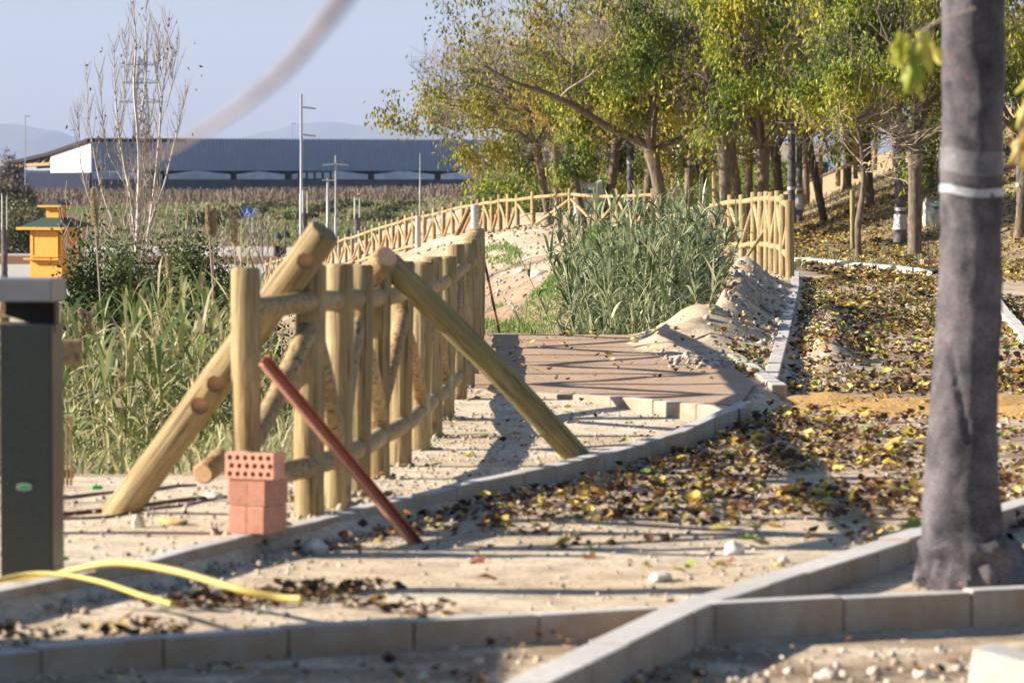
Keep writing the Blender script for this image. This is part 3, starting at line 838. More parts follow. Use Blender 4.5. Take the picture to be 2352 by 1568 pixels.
# ------------------------------------------------------------------ hose and small site litter
def spline(P, n=8):
    out = []
    P = [Vector(p) for p in P]
    for i in range(len(P) - 1):
        p0 = P[max(i - 1, 0)]; p1 = P[i]; p2 = P[i + 1]; p3 = P[min(i + 2, len(P) - 1)]
        for k in range(n):
            t_ = k / n
            out.append(.5 * ((2 * p1) + (p2 - p0) * t_ + (2 * p0 - 5 * p1 + 4 * p2 - p3) * t_ ** 2 + (3 * p1 - p0 - 3 * p2 + p3) * t_ ** 3))
    out.append(P[-1]); return out
hs = [V(-150, 1330, 14.3), V(60, 1332, 14.3), V(165, 1310, 14.25), V(270, 1292, 14.1), V(400, 1310, 13.85), V(540, 1350, 13.6), V(640, 1371, 13.55), V(692, 1374, 13.5)]
mb = MB(hs[0]); mb.tube(spline(hs, 10), .0130, 14); tag(mb.build('hose', M_hose, None, True), 'thick yellow hose arching over the kerb beside the bollard', 'hose')
hs = [V(-100, 1360, 13.9), V(40, 1322, 14.0), V(130, 1318, 13.95), V(230, 1335, 13.8), V(330, 1368, 13.5), V(395, 1386, 13.3)]
mb = MB(hs[0]); mb.tube(spline(hs, 10), .0095, 12); tag(mb.build('hose', M_hose, None, True), 'thinner yellow hose drooping below the thick one onto the dark leaves', 'hose')
for (pts, r, lab) in [([(130, 1172, 17.0), (200, 1160, 17.2), (300, 1140, 17.6), (420, 1118, 18.1), (505, 1110, 18.3)], .009, 'dark red corrugated pipe crossing the dirt behind the bollard'),
                      ([(130, 1186, 16.8), (250, 1182, 16.9), (330, 1150, 17.4), (430, 1128, 17.8), (520, 1100, 18.4)], .006, 'thin dark cable lying beside the red pipe on the dirt'),
                      ([(130, 1122, 18.2), (240, 1108, 18.6), (330, 1100, 18.8), (400, 1088, 19.2), (450, 1084, 19.3)], .008, 'brown root lying at the foot of the left reeds')]:
    P = [V(*p) for p in pts]; P = [Vector((p.x, p.y, Hf(p.x, p.y) + r)) for p in P]
    mb = MB(P[0]); mb.tube(spline(P), r, 8); tag(mb.build('pipe' if 'pipe' in lab else ('cable' if 'cable' in lab else 'root'), M_pipe if 'pipe' in lab else M_twig, None, True), lab, 'pipe' if 'pipe' in lab else ('cable' if 'cable' in lab else 'root'))
for (px, py, s_, lab) in [(144, 1282, .03, 'small bright green plastic scrap by the foot of the bollard'), (222, 1119, .035, 'bright green plastic scrap at the edge of the left reeds')]:
    p = G(px, py, 0.02); mb = MB(p); mb.bbox(p, (s_ * 1.5, s_, s_ * .5), .4, .005); tag(mb.build('plastic_scrap', M_greenpl), lab, 'scrap')
P = [G(755, 1249, -.06), G(800, 1262, -.07), G(866, 1281, -.085)]
mb = MB(P[0]); mb.tube(spline(P), [.014] * 17, 8); tag(mb.build('cane', M_palestick, None, True), 'pale cut cane lying beside the round white stone', 'cane')

# ------------------------------------------------------------------ stones
def rockmesh(seed, sub_=2, rough=.35):
    bm = bmesh.new(); bmesh.ops.create_icosphere(bm, subdivisions=sub_, radius=.5)
    for v in bm.verts:
        n_ = noise.noise(v.co * 2.2 + Vector((seed * 3.1, 0, 0))) * rough + noise.noise(v.co * 5 + Vector((seed, 9, 0))) * rough * .3
        v.co *= 1 + n_
        v.co.z *= .7
    bm.verts.index_update()
    Vv = np.array([v.co[:] for v in bm.verts]); F = np.array([[v.index for v in f.verts] for f in bm.faces]); bm.free(); return Vv, F
def stone(px, py, size_px, z, label, col=(.60, .54, .46), seed=None, sq=(1, 1, 1), cat='stone', group=None, sub_=3):
    p = G(px, py, z); p = G(px, py, Hf(p.x, p.y)); s_ = size_px * p.y / FPX
    Vv, F = rockmesh(R.random() * 50 if seed is None else seed, sub_)
    Vv = Vv * np.array([s_ * sq[0], s_ * sq[1], s_ * sq[2]])
    c = np.tile(np.array(col), (len(Vv), 1)) * (1 + .1 * NR.randn(len(Vv), 1))
    me = np_mesh('stone', Vv, F, M_stone, np.clip(c, 0, 1), True)
    o = link('stone', me, None, p + Vector((0, 0, s_ * .18 * sq[2]))); o.rotation_euler = (0, 0, R.random() * 6)
    return tag(o, label, cat, group)
stone(722, 1268, 62, -.09, 'round white ribbed stone beside the foot of the red profile', (.68, .64, .58))
stone(1686, 1272, 46, -.10, 'smooth round white stone among yellow leaves left of the wrapped pole', (.72, .66, .58), seed=2.2, sq=(1, 1, 1.25))
stone(1800, 1292, 28, -.10, 'small rounded pale stone right of the larger round white one', (.68, .62, .55))
stone(1790, 1300, 22, -.10, 'tiny yellowish pebble lying below the round white stone', (.60, .46, .2))
stone(1520, 1332, 58, -.10, 'flat whitish stone lying just behind the diagonal kerb', (.70, .64, .56), sq=(1.2, .8, .6))
stone(490, 1144, 42, 0, 'flat grey-white stone on the dirt left of the front fence post', (.56, .54, .50), sq=(1.2, .8, .7))
stone(318, 1210, 46, 0, 'upright pale stone beside the lower end of the drilled post', (.64, .58, .48), sq=(.7, .7, 1.2))
stone(395, 1202, 60, 0, 'tan flat stone on the sand between drilled post and bricks', (.62, .45, .22), sq=(1.3, .8, .45))
stone(1725, 735, 34, .14, 'rounded tan boulder half buried in the heap beside the corner kerb', (.56, .46, .36), sq=(1, 1, 1.2))
stone(1278, 618, 28, .0, 'square white rock on the upper dirt slope', (.66, .62, .54))
for (px, py, s_, lab) in [(1240, 632, 40, 'flat white rock lying on the middle of the dirt slope'), (1195, 628, 30, 'grey rock left of the flat white rock on the slope'), (1163, 632, 22, 'small pale rock near the top of the near fence'), (1300, 600, 18, 'small rock near the crest of the dirt slope'), (1143, 670, 18, 'small rock low on the dirt slope beside the stake')]:
    Y = 84 if py < 640 else 76
    Vv, F = rockmesh(R.random() * 50, 3); s2 = s_ * Y / FPX
    me = np_mesh('stone', Vv * np.array([s2, s2, s2 * .8]), F, M_stone, np.tile([.58, .52, .45], (len(Vv), 1)), True)
    k = V(px, py, 50)
    for Yq in np.arange(50, 110, .25):
        k = V(px, py, Yq)
        if k.z < Hf(k.x, k.y): break
    tag(link('stone', me, None, Vector((k.x, k.y, Hf(k.x, k.y)))), lab, 'stone')
for (px, py, s_, lab) in [(2010, 1548, 34, 'round stone in the foreground trench'), (2120, 1556, 44, 'pale stone left of the white block'), (2200, 1540, 30, 'small stone just behind the white block'), (1905, 1560, 50, 'brown stone at the bottom edge')]:
    stone(px, py, s_, -.14, lab, (.58, .50, .42))
wb = V(2300, 1560, 10.8)
mb = MB(wb); mb.bbox(wb + Vector((.065, .10, -.045)), (.26, .16, .20), rad(-28), .008, ry=rad(10)); tag(mb.build('concrete_block', M_cwhite), 'clean white concrete block cut off by the bottom right corner', 'block')

def gravel():
    protos = [rockmesh(s_, 1, .5) for s_ in (1, 5, 9)]
    allV = []; allF = []; allC = []; off = 0
    specs = [  # n, x0,x1,y0,y1, size lo hi
        (2600, -1.9, 3.0, 12.9, 20, .008, .026), (2600, -1.2, 2.6, 18, 27.5, .010, .030), (900, -1.2, 1.0, 16, 26, .012, .035),
        (5200, 1.2, 3.6, 30, 58, .012, .085), (2600, -1.9, 2.6, 10.5, 13.2, .006, .04), (900, 2.0, 3.3, 29, 46, .02, .07), (700, -3.2, -.9, 14.5, 20, .01, .04),
        (2600, -2.5, 3.5, 62, 96, .02, .13), (500, 1.9, 6, 24, 60, .02, .07)]
    for (n, x0, x1, y0, y1, s0, s1) in specs:
        x = NR.uniform(x0, x1, n); y = NR.uniform(y0, y1, n); 
        if s1 > .08 and y0 > 60 or (x0 == 1.2 and y0 == 30):
            keep = np.interp(y, XBY, XBX) - np.interp(y, XBY, XBW) < x; x = x[keep]; y = y[keep]
            if y0 == 30: k2 = x < np.interp(y, K6y, K6x); x = x[k2]; y = y[k2]
        if (n, x0) == (900, 2.0):
            k2 = np.abs(x - np.interp(y, K6y, K6x) - .35) < .3; x = x[k2]; y = y[k2]
        n = len(x); s_ = s0 + (s1 - s0) * NR.rand(n) ** 3
        z = H(x, y) + s_ * .12
        # keep clear of the path slab
        onp = (x > -.4) & (x < 1.7) & (y > 27.6) & (y < 37.2); z = np.where(onp, .03, z)
        Vv, F = protos[NR.randint(3)]
        rt = rot_from(NR.randn(n, 3), NR.uniform(0, 6, n))
        base = np.array([[.52, .44, .35], [.46, .37, .28], [.60, .53, .44], [.34, .27, .21]])[NR.randint(0, 4, n)] * NR.uniform(.8, 1.1, (n, 1))
        v_, f_, c_ = scatter(Vv, F, np.stack([x, y, z], 1), rt, np.stack([s_, s_, s_], 1), base)
        allV.append(v_); allF.append(f_ + off); allC.append(c_); off += len(v_)
    for line, nn, off_, jit in ((K1, 1500, .10, .07), ([G(0, 1530, -.02), G(440, 1472, -.02), G(784, 1450, -.02), G(1440, 1412, -.02)], 900, .05, .05), ([G(1660, 1400, -.02), G(2352, 1368, -.02)], 900, .07, .06), (K6, 700, .12, .08)):
        P = dense_poly(line, .05); ii = NR.randint(0, len(P) - 1, nn)
        a_ = np.array([P[i][:] for i in ii]); b_ = np.array([P[i + 1][:] for i in ii]); d_ = b_ - a_; d_ /= np.linalg.norm(d_, axis=1, keepdims=True)
        nrm = np.stack([d_[:, 1], -d_[:, 0]], 1); o2 = (off_ + np.abs(NR.randn(nn)) * jit)[:, None]
        xy = a_[:, :2] + d_[:, :2] * NR.rand(nn, 1) * .05 + nrm * (o2 - .05); s_ = .008 + .035 * NR.rand(nn) ** 3
        Vv, F = protos[NR.randint(3)]
        v_, f_, c_ = scatter(Vv, F, np.stack([xy[:, 0], xy[:, 1], H(xy[:, 0], xy[:, 1]) + s_ * .2], 1), rot_from(NR.randn(nn, 3), NR.uniform(0, 6, nn)), np.stack([s_, s_, s_], 1), np.array([[.50, .41, .31], [.40, .31, .22], [.56, .48, .38]])[NR.randint(0, 3, nn)])
        allV.append(v_); allF.append(f_ + off); allC.append(c_); off += len(v_)
    me = np_mesh('gravel', np.concatenate(allV), np.concatenate(allF), M_stone, np.concatenate(allC))
    tag(link('gravel', me), kind='stuff')
gravel()
def clods():
    allV = []; allF = []; allC = []; off = 0
    for (x, y, z, h) in near_posts + right_posts:
        n = 26; a_ = NR.uniform(0, 6.28, n); r_ = .05 + .10 * NR.rand(n); s_ = NR.uniform(.015, .05, n)
        px_ = x + np.cos(a_) * r_; py_ = y + np.sin(a_) * r_
        Vv, F = rockmesh(NR.rand() * 30, 1, .5)
        v_, f_, c_ = scatter(Vv, F, np.stack([px_, py_, H(px_, py_) + s_ * .1], 1), rot_from(NR.randn(n, 3), a_), np.stack([s_ * 1.3, s_, s_], 1), np.tile([.50, .41, .30], (n, 1)) * NR.uniform(.7, 1.1, (n, 1)))
        allV.append(v_); allF.append(f_ + off); allC.append(c_); off += len(v_)
    tag(link('soil_clods', np_mesh('soil_clods', np.concatenate(allV), np.concatenate(allF), M_stone, np.concatenate(allC))), kind='stuff')
clods()

# ------------------------------------------------------------------ leaves
LV = np.array([[0, 0, 0], [-.30, .38, .09], [-.22, .75, .05], [0, 1, -.08], [.22, .75, .05], [.30, .38, .09], [0, .45, -.02]])
LF = np.array([[0, 6, 2, 1], [6, 3, 2, 2], [0, 5, 4, 6], [6, 4, 3, 3]])
LF = np.array([[0, 6, 1], [6, 2, 1], [6, 3, 2], [0, 5, 6], [5, 4, 6], [6, 4, 3]])
def curl(Vv, k):
    W = Vv.copy(); W[:, 2] += k * (W[:, 1] - .5) ** 2 * 1.2 + k * np.abs(W[:, 0]) ** 2 * 2; return W
# lobed mulberry leaf
def lobed(k=.5):
    pts = []
    n = 22
    for i in range(n):
        a_ = 2 * math.pi * i / n
        r_ = .42 + .10 * math.cos(a_) + .11 * math.cos(5 * a_) + .03 * math.sin(9 * a_)
        pts.append([r_ * math.sin(a_), .45 + r_ * math.cos(a_) * 1.15, 0])
    P = np.array(pts + [[0, .42, 0]]); F = np.array([[n, i, (i + 1) % n] for i in range(n)])
    P[:, 2] = k * (.25 * P[:, 0] ** 2 * 3 - .5 * (P[:, 1] - .4) ** 2) + .03 * np.sin(P[:, 0] * 14) ; P[n, 2] -= .04
    return P, F
YEL = np.array([[.62, .47, .10], [.70, .55, .18], [.55, .36, .07], [.42, .24, .06]])
BRN = np.array([[.075, .040, .024], [.12, .062, .032], [.05, .028, .018], [.19, .10, .05], [.27, .16, .08], [.10, .06, .04]])
GRN = np.array([[.25, .32, .05], [.34, .36, .07], [.16, .25, .05]])
def litter(n, fx, size, mix, name, zoff=.012, curlk=(.5, 1.2)):
    allV = []; allF = []; allC = []; off = 0
    x, y = fx(n); n = len(x)
    parts = np.array_split(np.arange(n), 3)
    for k, idx in enumerate(parts):
        P = curl(LV, [.4, 1.0, 1.6][k]); P = P * np.array([1.35, 1, 1])
        m_ = len(idx); s_ = size[0] + (size[1] - size[0]) * NR.rand(m_) ** 1.8 * 1.25
        fw = np.stack([NR.randn(m_), NR.randn(m_), .16 * NR.randn(m_)], 1)
        rt = rot_from(fw, NR.randn(m_) * .40 + (NR.rand(m_) < .3) * math.pi)
        u = NR.rand(m_)
        base = np.where((u < mix[0])[:, None], YEL[NR.randint(0, 4, m_)], np.where((u < mix[0] + mix[1])[:, None], GRN[NR.randint(0, 3, m_)], BRN[NR.randint(0, 6, m_)])) * NR.uniform(.75, 1.2, (m_, 1))
        z = H(x[idx], y[idx]) + zoff + NR.rand(m_) * .02
        pos = np.stack([x[idx], y[idx], z], 1)
        v_, f_, c_ = scatter(P, LF, pos, rt, s_[:, None] * np.ones((1, 3)), base)
        allV.append(v_); allF.append(f_ + off); allC.append(c_); off += len(v_)
    me = np_mesh(name, np.concatenate(allV), np.concatenate(allF), M_ground_leaf, np.concatenate(allC))
    return tag(link(name, me), kind='stuff')
def reg(x0, x1, y0, y1, dens=None, power=1.0):
    def f(n):
        y = y0 + (y1 - y0) * NR.rand(n) ** power; x = NR.uniform(x0, x1, n)
        x = x * 1.0
        keep = np.ones(n, bool)
        if dens is not None: keep = dens(x, y) > NR.rand(n)
        return x[keep], y[keep]
    return f
def vn(x, y, s_, sd): return np.array([noise.noise((a_ * s_, b_ * s_, sd)) for a_, b_ in zip(x, y)])
def bed_d(x, y):
    ex = np.interp(y, EDY, EDX); b_ = (x > ex + .06)
    c = ss(-.10, .28, vn(x, y, 1.1, 3.3) + .5 * vn(x, y * .6, 3.1, 7.3) + .13) * .97 + .03
    c = c * np.where((y > 23.8) & (y < 28) , .35, 1)
    near = ss(0, .5, 1 - np.abs(x - ex - .4) / .7)       # drift along the kerb
    c = np.maximum(c * ss(15.4, 18.5, y + .0 * x), near * .9 * ss(16.3, 18.2, y) * (1 - ss(24, 27, y)))
    c = np.where(y > 28.5, np.clip(c + .24, 0, 1), c)
    return b_ * c
litter(26000, reg(-.9, 4.4, 14.6, 30, bed_d), (.022, .062), (.20, .04), 'leaf_litter')
litter(24000, reg(1.8, 6.5, 28, 60, bed_d), (.03, .08), (.24, .14), 'leaf_litter')
litter(24000, reg(3.6, 14, 58, 110, lambda x, y: (x > 5.0) * ss(-.5, .2, vn(x, y, .8, 8) + .1)), (.06, .13), (.62, .03), 'leaf_litter')
litter(1500, reg(1.4, 2.6, 28.5, 40, lambda x, y: (x < np.interp(y, K6y, K6x) - .12) * (x > 1.72) * (1 - ss(31, 36, y) * .8)), (.03, .08), (.25, .25), 'leaf_litter')
litter(260, reg(-1.2, 2.0, 14.8, 27, lambda x, y: (x < np.interp(y, EDY, EDX)) * 1.0), (.03, .06), (.45, .08), 'leaf_litter', .008)
litter(2600, reg(-1.75, -.2, 13.0, 14.7, lambda x, y: ss(-.1, .3, vn(x, y, 1.8, 1.2)) * (x > np.interp(y, K1y, K1x) + .03)), (.02, .055), (.08, .0), 'leaf_litter')
litter(900, reg(-1.8, 2.2, 10.6, 13.2, lambda x, y: ss(-.1, .4, vn(x, y, 1.8, 5.2))), (.02, .05), (.15, .0), 'leaf_litter')
litter(110, reg(-.3, 1.7, 27.8, 37, None), (.03, .07), (.5, .1), 'leaf_litter', .035)
litter(500, reg(-.6, 2.3, 88, 98, None), (.05, .1), (.3, .1), 'leaf_litter')

litter(1100, reg(-.9, 4.2, 15.5, 29, bed_d), (.045, .085), (.58, .08), 'leaf_litter', .02)
litter(500, reg(2.2, 6.2, 29, 56, bed_d), (.06, .11), (.45, .25), 'leaf_litter', .02)
# large single leaves in front
single = []
protoL = {}
for nm, cols in (('y', [.68, .52, .13]), ('g', [.26, .34, .06]), ('b', [.26, .11, .04])):
    for kk in range(2):
        P, F = lobed(.5 + kk * .9)
        c = np.tile(np.array(cols), (len(P), 1)) * NR.uniform(.85, 1.15, (len(P), 1))
        protoL[(nm, kk)] = np_mesh('fallen_leaf', P, F, M_ground_leaf, np.clip(c, 0, 1))
LABS = {'y': 'large curled yellow leaf lying on the sandy bed right of the long kerb', 'g': 'large green leaf lying on the sandy bed right of the long kerb', 'b': 'large dark brown leaf lying on the sandy bed right of the long kerb'}
def put_leaf(px, py, nm, s_px=36, z=-.08, lab=None, grp=True):
    p = G(px, py, z)
    zz = Hf(p.x, p.y) + .018
    p = G(px, py, zz)
    o = link('fallen_leaf', protoL[(nm, R.randint(0, 1))], None, p)
    s_ = s_px * p.y / FPX * R.uniform(.85, 1.15)
    o.scale = (s_, s_, s_); o.rotation_euler = (R.uniform(-.5, .5), R.uniform(-.5, .5), R.uniform(0, 6.3))
    tag(o, lab or LABS[nm], 'leaf', None if lab else {'y': 'yellow leaves fallen on the bed', 'g': 'green leaves fallen on the bed', 'b': 'brown leaves fallen on the bed'}[nm])
put_leaf(1955, 1112, 'b', 44, lab='amber brown curled leaf standing up in the shadow band left of the wrapped pole')
put_leaf(2070, 1215, 'g', 56, lab='broad green leaf beside the diagonal kerb just left of the wrapped pole')
put_leaf(1995, 1210, 'y', 52, lab='bright yellow leaf next to the broad green leaf near the wrapped pole')
put_leaf(1740, 1228, 'g', 66, lab='long olive green leaf above the round white stone')
put_leaf(1300, 1245, 'y', 70, lab='pale yellow leaf lying flat in the middle of the sandy bed')
put_leaf(1345, 1250, 'g', 50, lab='olive leaf touching the pale yellow one in the middle of the bed')
put_leaf(1080, 1282, 'b', 44, lab='dark red-brown leaf right of the foot of the red profile')
put_leaf(1145, 1330, 'b', 46, lab='dark brown leaf on bare sand in front of the red-brown one')
put_leaf(1065, 1040, 'y', 24, z=-.06, lab='yellow leaf on the gravel strip between the fence and the leaning post')
put_leaf(1195, 995, 'y', 26, z=-.06, lab='small yellow leaf on the gravel close to the leaning green post')
put_leaf(1440, 1010, 'g', 28, z=0, lab='curled olive leaf on the gravel right of the leaning green post')
for i in range(100):
    py = 960 + 350 * R.random() ** 1.2
    xk = np.interp(py, [920, 993, 1065, 1113, 1181, 1260, 1320], [1750, 1600, 1350, 1120, 900, 1150, 1500])
    px = xk + (2110 - xk) * R.random()
    if py > 1180 and px > 2090 - (py - 1180) * 3: continue
    put_leaf(px, py, R.choice('yyyyyybbbg'), R.uniform(22, 42))

# ------------------------------------------------------------------ trees
def grow(rg, branches, sites, p, d, L, r, lev, maxlev, up=.10, spread=.75, kids=(3, 5), bend=.26, siteprob=1.0, hook=None):
    n = 5 if lev < 3 else 3
    pts = [p.copy()]; rr = [r]; q = p.copy(); dd = d.copy()
    r1 = r * (.55 if lev < maxlev else .25)
    for i in range(n):
        dd = (dd + Vector((rg.uniform(-bend, bend), rg.uniform(-bend, bend), rg.uniform(-bend, bend) + up))).normalized()
        q = q + dd * L / n; pts.append(q.copy()); rr.append(r + (r1 - r) * (i + 1) / n)
    branches.append((pts, rr, lev))
    if lev >= maxlev - 1:
        for i in range(1, len(pts)): sites.append((pts[i], (pts[i] - pts[i - 1]).normalized()))
    if lev < maxlev:
        k = rg.randint(*kids)
        for j in range(k):
            t_ = rg.uniform(.30, 1.0) if j else 1.0
            i = min(n - 1, int(t_ * n)); f = t_ * n - i
            bp = pts[i].lerp(pts[i + 1], f) if i < n else pts[-1]
            dr = (pts[i + 1] - pts[i]).normalized()
            s_ = dr.orthogonal().normalized(); s_.rotate(Matrix.Rotation(rg.uniform(0, 6.28), 3, dr))
            nd = (dr * (1 - spread * .5) + s_ * spread * rg.uniform(.6, 1.1)).normalized()
            grow(rg, branches, sites, bp, nd, L * rg.uniform(.55, .80), max(.0055, r1 * rg.uniform(.6, .85)), lev + 1, maxlev, up, spread, kids, bend)

def leaf_cloud(sites, n, size, pal, rg, jitter=.12, hang=.8, clump=None):
    P = np.array([s_[0][:] for s_ in sites]); idx = rg.randint(0, len(P), n)
    if clump is not None:
        cl = clump(P); pr = cl / cl.sum(); idx = rg.choice(len(P), n, p=pr)
    pos = P[idx] + rg.randn(n, 3) * jitter
    fw = rg.randn(n, 3) * .42 + np.array([0, 0, -hang])
    rt = rot_from(fw, rg.uniform(0, 6.28, n))
    s_ = rg.uniform(size[0], size[1], n)[:, None] * np.array([[.80, 1.15, 1]])
    # colour by clump so that groups of leaves share a hue
    g = np.array([noise.noise(Vector(P[i]) * .9) for i in idx]) + rg.randn(n) * .16
    k = np.clip((g + .45) / .9 * (len(pal) - 1), 0, len(pal) - 1.001); i0 = k.astype(int); f = (k - i0)[:, None]
    pal = np.array(pal); col = pal[i0] * (1 - f) + pal[np.minimum(i0 + 1, len(pal) - 1)] * f
    col = col * rg.uniform(.75, 1.2, (n, 1))
    return scatter(curl(LV, .5), LF, pos, rt, s_, np.clip(col, 0, 1))

PAL_DENSE = [(.085, .14, .02), (.15, .22, .028), (.26, .32, .04), (.40, .44, .05), (.56, .54, .07), (.62, .52, .08)]
PAL_SPARSE = [(.075, .11, .02), (.12, .165, .03), (.20, .235, .045), (.32, .325, .06), (.42, .37, .065), (.42, .31, .06)]

def tree_proto(seed, fork=2.1, trunk_r=.14, lean=(0, 0), limbs=4, nleaf=8000, L=1.9, pal=PAL_DENSE, custom=None, maxlev=5, twig_bias=None, leaf=(.07, .135), up=.06, spread=.78, jitter=.13, reach=None):
    rg = random.Random(seed); nr = np.random.RandomState(seed)
    trunk_r *= .86
    br = []; sites = []
    top = Vector((lean[0], lean[1], fork))
    tp = [Vector((0, 0, -.3)), Vector((0, 0, 0)), Vector((lean[0] * .3, lean[1] * .3, fork * .33)), Vector((lean[0] * .65, lean[1] * .65, fork * .68)), top]
    trunk = MB()
    trunk.tube(spline(tp, 3), [trunk_r * 1.35] * 3 + [trunk_r * 1.25] + [trunk_r * (1.05 + .04 * rg.uniform(-1, 1)) for _ in range(6)] + [trunk_r * 1.05, trunk_r * 1.2, trunk_r * 1.25], 10, wob=.07, rg=rg)
    trunk.add(*knuckle(top, trunk_r * 1.5, rg))
    if custom:
        for (pts, r0, r1) in custom:
            pts = spline([top] + [Vector(p) for p in pts], 4)
            rr = [r0 + (r1 - r0) * i / (len(pts) - 1) for i in range(len(pts))]
            br.append((pts, rr, 1))
            for i in range(4, len(pts), 2):
                dr = (pts[i] - pts[i - 1]).normalized()
                s_ = Vector((rg.uniform(-1, 1), rg.uniform(-1, 1), rg.uniform(.2, 1.2))).normalized()
                grow(rg, br, sites, pts[i], (dr * .5 + s_ * .8).normalized(), rg.uniform(.9, 1.6), rr[i] * .5, 3, maxlev, up, spread)
    for k in range(limbs):
        a_ = 2 * math.pi * (k + rg.uniform(-.25, .25)) / max(1, limbs) + seed
        el = rg.uniform(.32, 1.2)
        d = Vector((math.cos(a_) * math.cos(el), math.sin(a_) * math.cos(el), math.sin(el)))
        grow(rg, br, sites, top, d, L * rg.uniform(.8, 1.2), trunk_r * rg.uniform(.5, .7), 1, maxlev, up, spread, (3, 5))
    limb_mb = MB(); twig_mb = MB()
    for pts, rr, lev in br:
        (limb_mb if lev <= 2 else twig_mb).tube(pts, rr, 7 if lev <= 2 else (4 if lev == 3 else 3), False)
    v_, f_, c_ = leaf_cloud(sites, nleaf, leaf, pal, nr, jitter=jitter, clump=twig_bias)
    return dict(trunk=trunk.mesh('trunk', M_bark, True), limbs=limb_mb.mesh('limbs', M_bark, True), twigs=twig_mb.mesh('twigs', M_twig, False), crown=np_mesh('foliage', v_, f_, M_leaf, c_))
def knuckle(c, r, rg):
    Vv, F = rockmesh(rg.random() * 30, 2, .45)
    return [tuple(Vector(v) * r * 2.0 * .8 + c) for v in Vv], [tuple(f) for f in F]

def place_tree(pr, loc, rz, s_, label, group='broadleaf trees in the grove', leaves=True, name='mulberry_tree'):
    root = empty(name, loc, label, 'tree', group, rz)
    for part in ('trunk', 'limbs', 'twigs') + (('crown',) if leaves else ()):
        o = link({'limbs': 'limb', 'twigs': 'twig', 'crown': 'foliage'}.get(part, part), pr[part], root)
        if part in ('twigs', 'crown'): o['kind'] = 'stuff'
    root.scale = (s_, s_, s_)
    return root
def clumpf(seed, sharp=3.0):
    def f(P):
        return np.array([max(.02, .5 + noise.noise(Vector(p) * .75 + Vector((seed, 0, 0))) * 1.4) ** sharp for p in P])
    return f
def low_bias(seed):
    def f(P):
        c = np.array([max(.02, .5 + noise.noise(Vector(p) * .8 + Vector((seed, 0, 0))) * 1.5) ** 3 for p in P])
        h = np.clip(1.5 - (P[:, 2] - 2.0) / 2.4, .12, 1.6); return c * h
    return f
T = [tree_proto(3, 2.1, .15, (.0, 0), 6, 15500, 1.95, twig_bias=clumpf(1)),
     tree_proto(8, 2.0, .125, (-.15, .1), 6, 15500, 1.95, twig_bias=clumpf(4)),
     tree_proto(21, 2.2, .13, (.2, 0), 6, 14500, 1.9, twig_bias=clumpf(8)),
     tree_proto(34, 2.1, .115, (-.3, 0), 6, 7500, 1.9, PAL_SPARSE, twig_bias=low_bias(3)),
     tree_proto(55, 2.2, .115, (-.45, .1), 6, 6500, 1.95, PAL_SPARSE, twig_bias=low_bias(6))]
# big leaning tree whose limb sweeps left
def rel(px, py, Y, o): return V(px, py, Y) - o
ob = V(1535, 470, 88); ob.z = Hf(ob.x, ob.y)
big = tree_proto(77, 2.0, .16, (-.38, 0), 4, 9000, 2.1, PAL_SPARSE, custom=[
    ([rel(1455, 318, 88, ob), rel(1404, 296, 87.5, ob), rel(1320, 245, 87, ob), rel(1250, 212, 86.5, ob), rel(1184, 190, 86, ob), rel(1110, 150, 85.5, ob)], .12, .02),
    ([rel(1500, 300, 88, ob), rel(1505, 210, 88, ob), rel(1480, 120, 88, ob)], .09, .03)], twig_bias=low_bias(9))
place_tree(big, ob, 0, 1, 'large tree whose thick limb sweeps far to the left above the fence')
c1 = V(1755, 470, 84); c1.z = Hf(c1.x, c1.y)
TREES = [  # px, Y, proto, rotation, scale, label
    (2101, 78, 0, .4, 1.0, 'straight grey trunk tree nearest the wrapped pole, rooted in golden leaves'),
    (2136, 97, 2, 2.0, .95, 'forked tree half hidden just left of the wrapped pole'),
    (2000, 99, 1, 1.0, .95, 'tree with a limb rising right at the foot of the dry hillside'),
    (1893, 102, 4, .3, 1.0, 'tree leaning left on the hillside edge right of the twin wrapped lamps'),
    (1797, 100, 2, 3.0, .95, 'slim dark tree just left of the twin wrapped lamps'),
    (1752, 88, 0, 2.2, 1.0, 'thick knobbly tree behind the middle of the right-hand log fence'),
    (1706, 94, 4, 1.0, 1.0, 'slightly leaning tree with a knobbly head beside the thick one'),
    (1664, 86, 0, 5.2, .98, 'stout tree with limb forking left above the tall reeds'),
    (1480, 95, 1, 4.0, 1.0, 'upright tree left of the large sweeping tree'),
    (1392, 99, 3, 2.5, 1.05, 'brown slim tree behind the reed tops'),
    (1343, 97, 4, 0.0, 1.05, 'dark leaning tree behind the middle of the far fence'),
    (1264, 101, 4, .9, 1.0, 'leftmost leaning tree, its sparse crown over the warehouse'),
    (1284, 108, 3, 1.2, 1.0, 'straight brown trunk right of the leftmost leaning tree'),
    (1368, 112, 3, 5.0, 1.0, 'background tree seen between two dark leaning trunks'),
    (1430, 118, 1, .5, 1.0, 'background tree left of the pale wrapped lamp post'),
    (1582, 106, 2, 1.5, 1.0, 'background tree between the sweeping tree and the stout tree'),
    (1610, 122, 1, 2.6, 1.0, 'far background tree above the reeds in front of the white building'),
    (1722, 112, 2, 4.4, 1.0, 'background tree behind the thick knobbly tree'),
    (1852, 122, 1, 5.5, 1.05, 'far background tree right of the twin wrapped lamps'),
    (1945, 124, 0, 2.9, 1.05, 'far tree on the hillside behind the young staked tree'),
    (2060, 118, 2, 4.1, 1.05, 'tree high on the dry hillside behind the wrapped lamp post'),
    (2215, 92, 0, 1.3, 1.0, 'tree almost wholly hidden behind the big wrapped pole'),
    (2340, 80, 1, 3.8, 1.0, 'tree at the right edge with yellow leaves'),
    (2420, 96, 0, 2.8, 1.1, 'tree just outside the right edge whose crown hangs in'),
    (1560, 80, 2, 2.0, 1.0, None),
]
